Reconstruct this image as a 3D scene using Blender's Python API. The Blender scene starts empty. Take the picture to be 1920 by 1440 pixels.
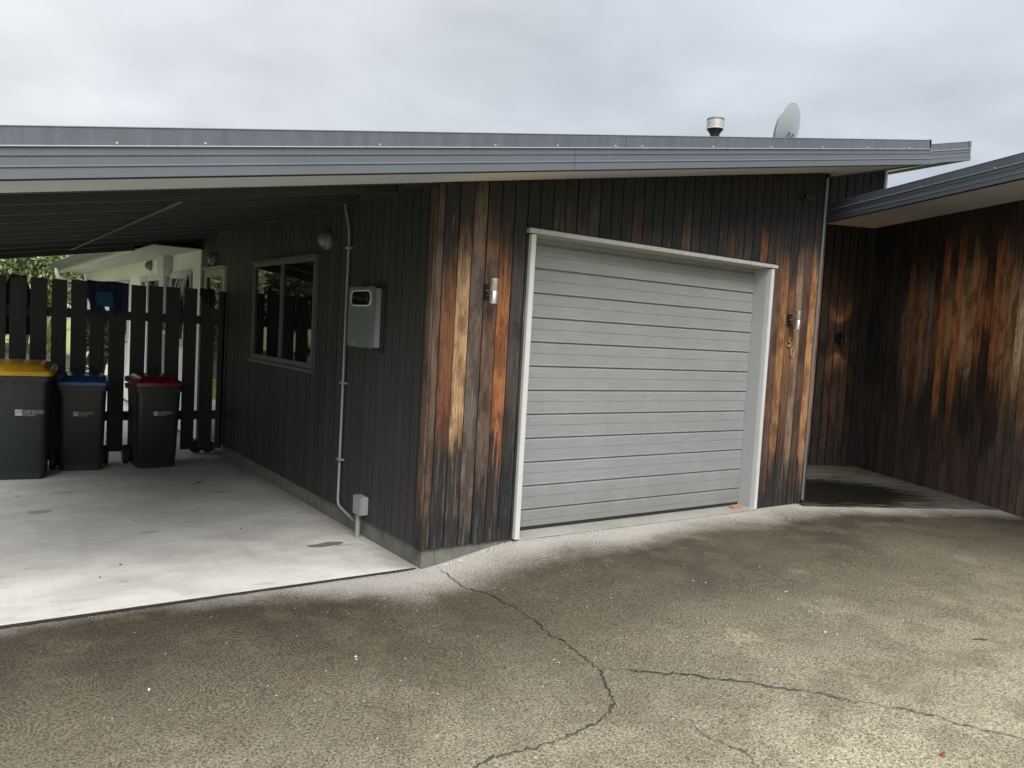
import bpy, bmesh, math, random
import numpy as np
from mathutils import Vector, Matrix
random.seed(7)
rad = math.radians
scene = bpy.context.scene
C = scene.collection

# ------------------------------------------------------------------ camera
F, PITCH, ROLL, YAW = 1492.0, rad(-3.69), rad(3.20), rad(35.21)
CAM = Vector((-2.594, -4.636, 1.5))
cd = bpy.data.cameras.new('camera'); cam = bpy.data.objects.new('camera', cd); C.objects.link(cam)
cd.sensor_fit = 'HORIZONTAL'; cd.sensor_width = 36; cd.lens = 36 * F / 1920
cd.clip_start = 0.05; cd.clip_end = 2000
fw = Vector((math.sin(YAW) * math.cos(PITCH), math.cos(YAW) * math.cos(PITCH), math.sin(PITCH)))
r0 = Vector((math.cos(YAW), -math.sin(YAW), 0)); u0 = r0.cross(fw)
cR = math.cos(ROLL) * r0 + math.sin(ROLL) * u0; cU = -math.sin(ROLL) * r0 + math.cos(ROLL) * u0
M = Matrix((cR, cU, -fw)).transposed().to_4x4(); M.translation = CAM
cam.matrix_world = M
scene.camera = cam

# ------------------------------------------------------------------ node helper
class NT:
    def __init__(s, tree): s.t = tree; s.n = tree.nodes; s.l = tree.links
    def new(s, typ, ins=None, **kw):
        n = s.n.new(typ)
        for k, v in kw.items(): setattr(n, k, v)
        for k, v in (ins or {}).items(): s.put(n.inputs[k], v)
        return n
    def put(s, sock, v):
        if isinstance(v, bpy.types.NodeSocket): s.l.new(v, sock)
        else:
            if hasattr(sock.default_value, '__len__') and not hasattr(v, '__len__'): v = (v,) * len(sock.default_value)
            if hasattr(v, '__len__') and len(v) == 3 and len(sock.default_value) == 4: v = (*v, 1)
            sock.default_value = v
    def math(s, op, a, b=0.0, c=None, clamp=False):
        n = s.new('ShaderNodeMath', operation=op, use_clamp=clamp); s.put(n.inputs[0], a); s.put(n.inputs[1], b)
        if c is not None: s.put(n.inputs[2], c)
        return n.outputs[0]
    def mix(s, f, a, b, mode='MIX'):
        n = s.new('ShaderNodeMix', data_type='RGBA', blend_type=mode)
        s.put(n.inputs[0], f); s.put(n.inputs[6], a); s.put(n.inputs[7], b); return n.outputs[2]
    def noise(s, vec, scale, detail=4, rough=.55, dist=0.0):
        return s.new('ShaderNodeTexNoise', {'Vector': vec, 'Scale': scale, 'Detail': detail, 'Roughness': rough, 'Distortion': dist}).outputs['Fac']
    def step(s, x, a, b):          # smoothstep a->b  to 0..1
        n = s.new('ShaderNodeMapRange', interpolation_type='SMOOTHSTEP')
        s.put(n.inputs[0], x); s.put(n.inputs[1], a); s.put(n.inputs[2], b); s.put(n.inputs[3], 0.0); s.put(n.inputs[4], 1.0)
        return n.outputs[0]
    def mr(s, x, a, b, c, d):
        n = s.new('ShaderNodeMapRange'); s.put(n.inputs[0], x)
        for i, v in enumerate((a, b, c, d)): s.put(n.inputs[i + 1], v)
        return n.outputs[0]
    def scalev(s, v, sc):
        n = s.new('ShaderNodeMapping'); s.put(n.inputs['Vector'], v); n.inputs['Scale'].default_value = sc; return n.outputs[0]

# ------------------------------------------------------------------ world and sun (overcast)
w = bpy.data.worlds.new('World'); scene.world = w; w.use_nodes = True
t = NT(w.node_tree); t.n.clear()
SUN_EL, SUN_AZ = rad(42), rad(200)      # azimuth measured clockwise from +Y
sky = t.new('ShaderNodeTexSky', sky_type='NISHITA', sun_disc=False, sun_elevation=SUN_EL, sun_rotation=SUN_AZ)
tc = t.new('ShaderNodeTexCoord').outputs['Generated']
sep = t.new('ShaderNodeSeparateXYZ', {0: tc})
el = t.math('MAXIMUM', sep.outputs[2], 0.0)
# project the view direction on a cloud deck
den = t.math('ADD', el, 0.22)
cx = t.math('DIVIDE', sep.outputs[0], den); cy = t.math('DIVIDE', sep.outputs[1], den)
deck_v = t.new('ShaderNodeCombineXYZ', {0: cx, 1: cy, 2: 0.0}).outputs[0]
n1 = t.noise(deck_v, 0.8, 3, .45, .25)
n2 = t.noise(deck_v, 2.6, 5, .5, .3)
cl = t.math('ADD', t.math('MULTIPLY', n1, 0.6), t.math('MULTIPLY', n2, 0.4))
lum = t.mr(cl, 0.37, 0.63, 0.82, 1.20)
# bright break in the cloud towards the north-west, darker blue-grey to the east
side = t.mr(sep.outputs[0], -0.1, 0.9, 1.10, 0.93)
grad = t.math('ADD', t.mr(el, 0.0, 0.35, 0.97, 1.0), t.math('MULTIPLY', t.step(el, .5, 1.0), 2.6))
lum = t.math('MULTIPLY', t.math('MULTIPLY', lum, side), grad)
tint = t.mix(t.mr(sep.outputs[0], 0.1, 0.9, 0, 1), (1.0, 1.0, 1.0, 1), (0.93, 0.985, 1.06, 1))
cloud = t.mix(1.0, t.mix(1.0, tint, (3.15, 3.18, 3.23, 1), 'MULTIPLY'), t.new('ShaderNodeCombineXYZ', {0: lum, 1: lum, 2: lum}).outputs[0], 'MULTIPLY')
col = t.mix(0.93, sky.outputs[0], cloud)
bg = t.new('ShaderNodeBackground', {'Color': col, 'Strength': 0.1})
t.l.new(bg.outputs[0], t.new('ShaderNodeOutputWorld').inputs[0])
sd = bpy.data.lights.new('sun', 'SUN'); sd.energy = 1.4; sd.angle = rad(35); sd.color = (1, .97, .93)
so = bpy.data.objects.new('sun', sd); C.objects.link(so)
dirv = Vector((math.sin(SUN_AZ) * math.cos(SUN_EL), math.cos(SUN_AZ) * math.cos(SUN_EL), math.sin(SUN_EL)))
so.rotation_euler = dirv.to_track_quat('Z', 'Y').to_euler(); so.location = dirv * 40
vs = scene.view_settings; vs.view_transform = 'Standard'; vs.look = 'None'; vs.exposure = 1.22; vs.gamma = 1
vs.use_curve_mapping = False

# ------------------------------------------------------------------ mesh helper
class MB:
    def __init__(s): s.v = []; s.f = []; s.col = []; s.cur = (1, 1, 1, 0.5); s.has = False
    def face(s, idx): s.f.append(idx); s.col.append(s.cur)
    def add(s, pts, faces):
        b = len(s.v); s.v += [tuple(p) for p in pts]
        for f in faces: s.face([b + i for i in f])
    def hexa(s, p):     # 4 bottom ccw, 4 top
        s.add(p, [(3, 2, 1, 0), (4, 5, 6, 7), (0, 1, 5, 4), (1, 2, 6, 5), (2, 3, 7, 6), (3, 0, 4, 7)])
    def box(s, x0, x1, y0, y1, z0, z1):
        s.hexa([(x0, y0, z0), (x1, y0, z0), (x1, y1, z0), (x0, y1, z0), (x0, y0, z1), (x1, y0, z1), (x1, y1, z1), (x0, y1, z1)])
    def slope(s, x0, x1, y0, y1, a, b, base, k):   # slab between base+k*x+a and +b
        z = lambda x, o: base + k * x + o
        s.hexa([(x0, y0, z(x0, a)), (x1, y0, z(x1, a)), (x1, y1, z(x1, a)), (x0, y1, z(x0, a)),
                (x0, y0, z(x0, b)), (x1, y0, z(x1, b)), (x1, y1, z(x1, b)), (x0, y1, z(x0, b))])
    def tube(s, pts, r, seg=12, cap=True):
        pts = [Vector(p) for p in pts]; rs = r if isinstance(r, (list, tuple)) else [r] * len(pts)
        rings = []; up = None
        for i, p in enumerate(pts):
            a = pts[max(i - 1, 0)]; b = pts[min(i + 1, len(pts) - 1)]; d = (b - a).normalized()
            if up is None: up = d.orthogonal().normalized()
            else: up = (up - d * up.dot(d)).normalized()
            q = d.cross(up)
            rings.append([p + rs[i] * (math.cos(2 * math.pi * k / seg) * up + math.sin(2 * math.pi * k / seg) * q) for k in range(seg)])
        s.loft(rings, cap)
    def loft(s, rings, cap=True):
        b = len(s.v); m = len(rings[0])
        for r in rings: s.v += [tuple(p) for p in r]
        for i in range(len(rings) - 1):
            for k in range(m):
                k2 = (k + 1) % m
                s.face([b + i * m + k, b + i * m + k2, b + (i + 1) * m + k2, b + (i + 1) * m + k])
        if cap:
            s.face([b + k for k in range(m)][::-1]); s.face([b + (len(rings) - 1) * m + k for k in range(m)])
    def prof(s, prof, A, B, n):     # closed profile [(out, up)] swept A->B, out along n
        A = Vector(A); B = Vector(B); n = Vector(n)
        s.loft([[P + n * o + Vector((0, 0, z)) for o, z in prof] for P in (A, B)])
    def build(s, name, mat, parent=None, bevel=0, smooth=False, label=None):
        me = bpy.data.meshes.new(name); me.from_pydata(s.v, [], s.f)
        bm = bmesh.new(); bm.from_mesh(me)
        if s.has:
            pass
        bmesh.ops.recalc_face_normals(bm, faces=bm.faces)
        if bevel: bmesh.ops.bevel(bm, geom=[e for e in bm.edges if e.is_manifold and e.calc_face_angle(0) > .5], offset=bevel, segments=2, affect='EDGES')
        bm.to_mesh(me); bm.free()
        if s.has:
            ca = me.color_attributes.new('board', 'FLOAT_COLOR', 'CORNER')
            for i_, p in enumerate(me.polygons):
                c = s.col[i_] if not bevel else s.col[0]
                for li in p.loop_indices: ca.data[li].color = c
        if mat: me.materials.append(mat)
        if smooth:
            me.polygons.foreach_set('use_smooth', [True] * len(me.polygons))
            try: me.set_sharp_from_angle(angle=rad(38))
            except Exception: pass
        o = bpy.data.objects.new(name, me); C.objects.link(o)
        if parent: o.parent = parent
        if label: o['label'] = label
        return o
def tag(o, label=None, cat=None, group=None, kind=None):
    if label: o['label'] = label
    if cat: o['category'] = cat
    if group: o['group'] = group
    if kind: o['kind'] = kind
    return o
def thing(name, label, cat, loc=(0, 0, 0), rz=0, group=None):
    o = bpy.data.objects.new(name, None); C.objects.link(o); o.location = loc; o.rotation_euler = (0, 0, rz)
    o.empty_display_size = .1
    return tag(o, label, cat, group)

# ------------------------------------------------------------------ materials
def mat(name):
    m = bpy.data.materials.new(name); m.use_nodes = True; t = NT(m.node_tree); b = t.n['Principled BSDF']
    return m, t, b
def simple(name, col, rough=.5, metal=0, var=.12, vscale=6, bump=0, bscale=60, stretch=(1, 1, 1), spec=.5, emit=None):
    m, t, b = mat(name)
    oc = t.new('ShaderNodeTexCoord').outputs['Object']; v = t.scalev(oc, stretch)
    n = t.noise(v, vscale, 5, .6); n2 = t.noise(v, vscale * 9, 3, .6)
    f = t.mr(t.math('ADD', t.math('MULTIPLY', n, .65), t.math('MULTIPLY', n2, .35)), .3, .7, 1 - var, 1 + var)
    c = t.mix(1.0, (*col, 1), t.new('ShaderNodeCombineXYZ', {0: f, 1: f, 2: f}).outputs[0], 'MULTIPLY')
    t.l.new(c, b.inputs['Base Color']); b.inputs['Roughness'].default_value = rough; b.inputs['Metallic'].default_value = metal
    t.put(b.inputs['Roughness'], t.mr(n2, .3, .7, max(rough - .08, 0), min(rough + .08, 1)))
    b.inputs['Specular IOR Level'].default_value = spec
    if bump:
        bn = t.new('ShaderNodeBump', {'Height': t.noise(v, bscale, 4, .6), 'Strength': bump, 'Distance': .003}); t.l.new(bn.outputs[0], b.inputs['Normal'])
    if emit: b.inputs['Emission Color'].default_value = (*emit[0], 1); b.inputs['Emission Strength'].default_value = emit[1]
    return m

def wood_mat(name, zb=0.25, zt=2.3, soft_b=.5, soft_t=.6, dark=(.014, .013, .013), grey=(.085, .078, .07), greyamt=.35, top_dark=.9, bot_dark=.9, foot=None, patch=None):
    """weathered vertical boards: rgb of the 'board' attribute = colour of the board, a = random per board"""
    m, t, b = mat(name)
    oc = t.new('ShaderNodeTexCoord').outputs['Object']; at = t.new('ShaderNodeAttribute', attribute_name='board')
    rnd = at.outputs['Alpha']; sp = t.new('ShaderNodeSeparateXYZ', {0: oc}); z = sp.outputs[2]
    off = t.new('ShaderNodeCombineXYZ', {0: t.math('MULTIPLY', rnd, 13.0), 1: t.math('MULTIPLY', rnd, 7.0), 2: t.math('MULTIPLY', rnd, 31.0)}).outputs[0]
    v0 = t.new('ShaderNodeVectorMath', {0: oc, 1: off}, operation='ADD').outputs[0]
    streak = t.noise(t.scalev(v0, (34, 34, 1.9)), 1.0, 6, .68)            # long streaks, 3 cm wide
    fine = t.noise(t.scalev(v0, (120, 120, 6)), 1.0, 5, .7)               # grain
    blot = t.noise(t.scalev(v0, (11, 11, 3.4)), 1.0, 6, .66)
    base = t.mix(1.0, at.outputs['Color'], t.new('ShaderNodeCombineXYZ', {i: t.mr(fine, .34, .66, .55, 1.42) for i in range(3)}).outputs[0], 'MULTIPLY')
    base = t.mix(t.step(blot, .44, .60), base, t.mix(1.0, base, (.50, .43, .40, 1), 'MULTIPLY'))
    # rain-washed grey streaks
    gm = t.math('MULTIPLY', t.step(t.math('ADD', streak, t.math('MULTIPLY', t.math('SUBTRACT', blot, .5), .5)), .5, .68), greyamt)
    base = t.mix(gm, base, (*grey, 1))
    # mould creeping up from the foot and hanging down from the soffit, edges follow the grain
    jig = t.math('ADD', t.math('MULTIPLY', t.math('SUBTRACT', streak, .5), 1.5), t.math('MULTIPLY', t.math('SUBTRACT', rnd, .5), .7))
    jig = t.math('ADD', jig, t.math('MULTIPLY', t.math('SUBTRACT', blot, .5), 1.1))
    zz = t.math('ADD', z, jig)
    bm_ = t.math('MULTIPLY', t.math('SUBTRACT', 1.0, t.step(zz, zb, zb + soft_b)), bot_dark)
    tm_ = t.math('MULTIPLY', t.step(t.math('SUBTRACT', z, t.math('MULTIPLY', jig, .8)), zt, zt + soft_t), top_dark)
    dk = t.mix(t.step(fine, .45, .62), (*dark, 1), tuple(x * 2.3 for x in dark) + (1,))
    dkb = t.mix(t.step(streak, .52, .64), dk, (.075, .072, .07, 1)) if foot is None else t.mix(t.step(t.math('ADD', streak, t.math('MULTIPLY', t.math('SUBTRACT', rnd, .5), .25)), .38, .62), (foot[0] * .45, foot[1] * .45, foot[2] * .45, 1), (*foot, 1))
    base = t.mix(tm_, base, dk); base = t.mix(bm_, base, dkb)
    if patch:      # black mould patch: (distance along the wall, height, half width, half height)
        dd = t.new('ShaderNodeVectorMath', {0: t.new('ShaderNodeVectorMath', {0: oc, 1: (7.083, 1.197, 0)}, operation='SUBTRACT').outputs[0], 1: (-math.sin(rad(25)), -math.cos(rad(25)), 0)}, operation='DOT_PRODUCT').outputs['Value']
        for (pu, pz, ru, rz_, st) in patch:
            a_ = t.math('DIVIDE', t.math('SUBTRACT', dd, pu), ru); b2 = t.math('DIVIDE', t.math('SUBTRACT', t.math('ADD', z, t.math('MULTIPLY', jig, .85)), pz), rz_)
            q_ = t.math('SQRT', t.math('ADD', t.math('MULTIPLY', a_, a_), t.math('MULTIPLY', b2, b2)))
            base = t.mix(t.math('MULTIPLY', t.math('SUBTRACT', 1.0, t.step(q_, .75, 1.12)), st), base, t.mix(t.step(streak, .5, .62), (.011, .0115, .012, 1), (.035, .034, .032, 1)))
    # pale scuffs and drip marks
    sc = t.noise(t.scalev(v0, (55, 55, 3.5)), 1.0, 2, .5); sc2 = t.noise(oc, 1.6, 2, .5)
    base = t.mix(t.math('MULTIPLY', t.step(sc, .68, .76), t.step(sc2, .5, .6)), base, (.17, .165, .155, 1))
    t.l.new(base, b.inputs['Base Color'])
    t.put(b.inputs['Roughness'], t.mr(streak, .3, .7, .62, .85)); b.inputs['Specular IOR Level'].default_value = .35
    bn = t.new('ShaderNodeBump', {'Height': t.math('ADD', fine, t.math('MULTIPLY', streak, .7)), 'Strength': .55, 'Distance': .003})
    t.l.new(bn.outputs[0], b.inputs['Normal'])
    return m
M_front = wood_mat('cedar_front', zb=.30, zt=1.98, soft_b=.30, soft_t=.45, bot_dark=.95, top_dark=.975, dark=(.0105, .011, .012))
M_wing = wood_mat('cedar_wing', zb=.75, zt=2.2, dark=(.012, .0115, .0115), soft_b=.55, soft_t=.5, bot_dark=.9, top_dark=.93, foot=(.088, .075, .066), patch=[(2.03, 1.12, .34, .50, .85), (1.62, .95, .26, .40, .6), (1.25, .8, .2, .3, .5)])
M_recess = wood_mat('cedar_recess', zb=.1, zt=1.9, greyamt=.2, foot=(.05, .048, .045))
def side_mat():
    m, t, b = mat('stained_cladding'); oc = t.new('ShaderNodeTexCoord').outputs['Object']; at = t.new('ShaderNodeAttribute', attribute_name='board')
    g = t.noise(t.scalev(oc, (70, 70, 2)), 1, 5, .65); p = t.noise(t.scalev(oc, (3, 3, 1.2)), 1, 3, .5)
    f = t.math('MULTIPLY', t.mr(at.outputs['Alpha'], 0, 1, .72, 1.3), t.math('MULTIPLY', t.mr(g, .3, .7, .75, 1.25), t.mr(p, .3, .7, .85, 1.15)))
    c = t.mix(1.0, (.025, .0245, .0245, 1), t.new('ShaderNodeCombineXYZ', {i: f for i in range(3)}).outputs[0], 'MULTIPLY')
    t.l.new(c, b.inputs['Base Color']); b.inputs['Roughness'].default_value = .55
    bn = t.new('ShaderNodeBump', {'Height': g, 'Strength': .4, 'Distance': .002}); t.l.new(bn.outputs[0], b.inputs['Normal']); return m
M_side = side_mat()
M_back = simple('wall_backing', (.006, .006, .006), .9)
M_fascia = simple('steel_fascia', (.108, .121, .143), .42, 0, .06, 2, spec=.5)
M_flash = simple('steel_flashing', (.090, .102, .122), .38, 0, .22, 3, stretch=(6, 6, .8))
M_soffit = simple('soffit_board', (.58, .61, .64), .7, var=.05, vscale=1.5)
M_white = simple('painted_trim', (.55, .56, .56), .45, var=.07, vscale=10, bump=.1)
M_lintel = simple('weathered_lintel', (.42, .42, .41), .6, var=.22, vscale=25, bump=.2)
M_reveal = simple('painted_reveal', (.40, .41, .415), .5, var=.05)
M_ceil = simple('dark_ceiling', (.058, .050, .060), .65, var=.25)
M_beam = simple('dark_timber', (.045, .040, .047), .6, var=.3, stretch=(2, 30, 30))
M_plinth = simple('plinth_concrete', (.13, .13, .11), .85, var=.45, vscale=9, bump=.6, bscale=70)
M_frame = simple('window_frame', (.085, .09, .087), .4, var=.06)
M_doorframe = simple('door_frame_green', (.26, .29, .22), .45, var=.06)
M_cream = simple('cream_weatherboard', (.80, .80, .77), .55, var=.06, vscale=2)
M_creamframe = simple('cream_frame', (.5, .5, .47), .5, var=.05)
M_galv = simple('gutter_metal', (.12, .135, .13), .5, .0, var=.1)
M_pvc = simple('grey_pvc', (.24, .25, .25), .45, var=.1, vscale=12)
M_box = simple('meter_grey', (.115, .135, .135), .4, var=.07)
M_boxside = simple('meter_side', (.22, .24, .25), .4, var=.05)
M_black = simple('black_plastic', (.012, .012, .013), .4)
M_blacksat = simple('black_rubber', (.014, .014, .014), .75)
M_steel = simple('brushed_steel', (.55, .53, .48), .3, .9, var=.2, vscale=30, stretch=(3, 3, .4))
M_brass = simple('aged_brass', (.36, .25, .10), .35, .25, var=.25, vscale=60)
M_warm = simple('warm_lens', (.9, .7, .4), .5, emit=((1, .62, .28), 2.2))
M_picket = simple('picket_paint', (.017, .019, .019), .7, var=.3, vscale=3, stretch=(6, 6, .6), bump=.3, bscale=40)
M_bin = simple('bin_green', (.013, .020, .017), .42, var=.18, vscale=5, bump=.08, bscale=200)
M_yel = simple('lid_yellow', (.55, .30, .006), .38, var=.1)
M_blue = simple('lid_blue', (.012, .055, .17), .3, var=.1)
M_red = simple('lid_red', (.13, .006, .016), .3, var=.1)
M_logo = simple('logo_print', (.42, .44, .44), .6, var=.15, vscale=40)
M_navy = simple('navy_cloth', (.006, .010, .035), .95, var=.3, vscale=14, bump=.5, bscale=300)
M_teal = simple('teal_cloth', (.008, .055, .12), .9, var=.2, vscale=14, bump=.5, bscale=300)
M_dkcloth = simple('black_cloth', (.007, .008, .011), .95, var=.3, vscale=14, bump=.5, bscale=300)
M_dish = simple('dish_grey', (.33, .37, .39), .45, .2, var=.08)
M_cowl = simple('cowl_mesh', (.52, .5, .48), .5, .3, var=.2, vscale=40)
M_opal = simple('opal_glass', (.12, .13, .13), .3, var=.1)
M_wedge = simple('raw_timber', (.42, .2, .085), .7, var=.25, vscale=10, stretch=(1, 8, 8))
M_leafred = simple('red_leaf', (.20, .018, .016), .6, var=.3, vscale=60)
M_twig = simple('twig', (.03, .02, .014), .8)
M_chip = simple('white_chip', (.62, .60, .54), .8, var=.2, vscale=40)
M_crack = simple('crack_dirt', (.018, .016, .013), .95, var=.4, vscale=30)
M_stone = simple('retaining_timber', (.11, .10, .085), .8, var=.35, vscale=4, stretch=(1, 1, 8))
M_zinc = simple('corner_flashing', (.22, .25, .28), .35, .5, var=.1)

def glass_mat(name, tint=(.004, .005, .006), spec=.8):
    m, t, b = mat(name); b.inputs['Base Color'].default_value = (*tint, 1); b.inputs['Roughness'].default_value = .02
    b.inputs['Specular IOR Level'].default_value = spec; b.inputs['IOR'].default_value = 1.52
    oc = t.new('ShaderNodeTexCoord').outputs['Object']
    bn = t.new('ShaderNodeBump', {'Height': t.noise(oc, 1.7, 1, .3), 'Strength': .05, 'Distance': .02}); t.l.new(bn.outputs[0], b.inputs['Normal'])
    return m
M_glass = glass_mat('window_glass', spec=.5)

def leaf_mat(name, c1, c2, c3, trans=.25):
    m, t, b = mat(name); at = t.new('ShaderNodeAttribute', attribute_name='board')
    r = t.new('ShaderNodeValToRGB', {0: at.outputs['Alpha']}); e = r.color_ramp.elements
    e[0].position = 0; e[0].color = (*c1, 1); e[1].position = 1; e[1].color = (*c3, 1); k = e.new(.55); k.color = (*c2, 1)
    t.l.new(r.outputs[0], b.inputs['Base Color']); b.inputs['Roughness'].default_value = .5
    tr = t.new('ShaderNodeBsdfTranslucent', {'Color': r.outputs[0]}); mx = t.new('ShaderNodeMixShader', {0: trans, 1: b.outputs[0], 2: tr.outputs[0]})
    t.l.new(mx.outputs[0], t.n['Material Output'].inputs[0]); return m
M_leaf1 = leaf_mat('pale_green_leaves', (.10, .14, .05), (.28, .34, .15), (.55, .60, .38))
M_leaf2 = leaf_mat('dark_green_leaves', (.02, .035, .012), (.05, .08, .025), (.12, .16, .06))
M_flax = leaf_mat('flax_leaves', (.12, .13, .03), (.3, .30, .10), (.42, .40, .2))
M_flower = leaf_mat('red_flowers', (.5, .03, .02), (.5, .03, .02), (.6, .06, .03))
M_grassb = leaf_mat('grass_blades', (.12, .15, .03), (.24, .28, .07), (.36, .38, .12))
M_bark = simple('bark', (.08, .06, .045), .9, var=.4, vscale=8, bump=.6)

# ---- driveway: broom-swirled wet-dirty concrete
def driveway_mat():
    m, t, b = mat('driveway_concrete')
    oc = t.new('ShaderNodeTexCoord').outputs['Object']; sp = t.new('ShaderNodeSeparateXYZ', {0: oc}); x, y = sp.outputs[0], sp.outputs[1]
    big = t.noise(oc, .9, 4, .55); mid = t.noise(oc, 3.2, 5, .6); fine = t.noise(oc, 84, 4, .72); grit = t.noise(oc, 170, 2, .6)
    dn = t.new('ShaderNodeVectorMath', {0: oc, 1: t.new('ShaderNodeVectorMath', {0: t.new('ShaderNodeTexNoise', {'Vector': oc, 'Scale': 1.3, 'Detail': 2.0}).outputs['Color'], 1: (.16, .16, 0)}, operation='MULTIPLY').outputs[0]}, operation='ADD').outputs[0]
    def rings(scale, freq, seedoff):
        vv = t.new('ShaderNodeVectorMath', {0: dn, 1: seedoff}, operation='ADD').outputs[0]
        vo = t.new('ShaderNodeTexVoronoi', {'Vector': t.scalev(vv, (1, 1, 0)), 'Scale': scale, 'Randomness': 1.0}, feature='F1')
        d = t.math('DIVIDE', vo.outputs['Distance'], scale)
        wob = t.math('MULTIPLY', t.noise(oc, 11, 4, .65), .022)
        return t.math('MULTIPLY_ADD', t.math('SINE', t.math('MULTIPLY', t.math('ADD', d, wob), freq)), .5, .5)
    rg = rings(2.5, 430.0, (0, 0, 0)); rg2 = rings(1.7, 380.0, (5.3, 2.1, 0))
    ringmix = t.mix(t.step(t.noise(oc, 1.9, 1, .5), .45, .55), rg, rg2)
    ramt = t.math('MULTIPLY', t.step(t.noise(oc, 2.4, 3, .6), .42, .64), t.math('SUBTRACT', .85, t.math('MULTIPLY', t.step(y, -.9, -2.2), .62)))
    ye = t.math('ADD', y, t.math('MULTIPLY', t.math('MAXIMUM', t.math('SUBTRACT', x, 3.9), 0.0), .46))
    ye = t.math('SUBTRACT', ye, t.math('MULTIPLY', t.step(x, 2.0, 4.2), .10)); ye = t.math('SUBTRACT', ye, t.math('MULTIPLY', t.step(x, -.1, -1.6), .46))
    yn = t.math('ADD', ye, t.math('MULTIPLY', t.math('SUBTRACT', big, .5), .55)); yn = t.math('ADD', yn, t.math('MULTIPLY', t.math('SUBTRACT', mid, .5), .25))
    clean = t.math('MULTIPLY', t.step(yn, -.60, -.04), .9)                      # rinsed band under the eave drip
    far = t.math('SUBTRACT', 1.0, t.step(t.math('ADD', ye, t.math('MULTIPLY', t.math('SUBTRACT', big, .5), 1.6)), -3.6, -.7))
    tone = t.mix(far, (.048, .039, .026, 1), (.27, .238, .168, 1))
    tone = t.mix(t.math('MULTIPLY', t.step(t.noise(oc, .55, 3, .5), .5, .66), .35), tone, (.11, .092, .06, 1))
    tone = t.mix(t.math('MULTIPLY', t.step(mid, .45, .62), .5), tone, (.10, .082, .052, 1))
    tone = t.mix(t.math('MULTIPLY', t.step(t.noise(oc, 1.3, 5, .65), .56, .72), t.math('MULTIPLY_ADD', far, .25, .2)), tone, (.36, .32, .20, 1))
    tone = t.mix(clean, tone, (.45, .43, .39, 1))
    spk = t.mr(t.math('ADD', t.math('MULTIPLY', fine, .6), t.math('MULTIPLY', grit, .4)), .40, .60, .28, 1.8)
    rf = t.mix(ramt, 1.0, t.mr(t.math('POWER', ringmix, 1.6), 0, 1, .74, 1.42))
    spk = t.math('MULTIPLY', t.mix(clean, spk, t.mr(spk, 0, 2, .75, 1.25)), rf)
    c = t.mix(1.0, tone, t.new('ShaderNodeCombineXYZ', {0: spk, 1: spk, 2: spk}).outputs[0], 'MULTIPLY')
    vo = t.new('ShaderNodeTexVoronoi', {'Vector': oc, 'Scale': 38.0}, feature='F1')
    pick = t.math('MULTIPLY', t.math('LESS_THAN', vo.outputs['Distance'], .16), t.math('GREATER_THAN', t.new('ShaderNodeSeparateXYZ', {0: vo.outputs['Color']}).outputs[0], .975))
    c = t.mix(pick, c, (.50, .48, .40, 1))
    t.l.new(c, b.inputs['Base Color']); t.put(b.inputs['Roughness'], t.mr(mid, .3, .7, .62, .85)); b.inputs['Specular IOR Level'].default_value = .35
    h = t.math('ADD', t.math('MULTIPLY', fine, 1.0), t.math('MULTIPLY', t.math('MULTIPLY', ringmix, ramt), 1.0))
    bn = t.new('ShaderNodeBump', {'Height': h, 'Strength': .8, 'Distance': .004}); t.l.new(bn.outputs[0], b.inputs['Normal'])
    return m
M_drive = driveway_mat()
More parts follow.
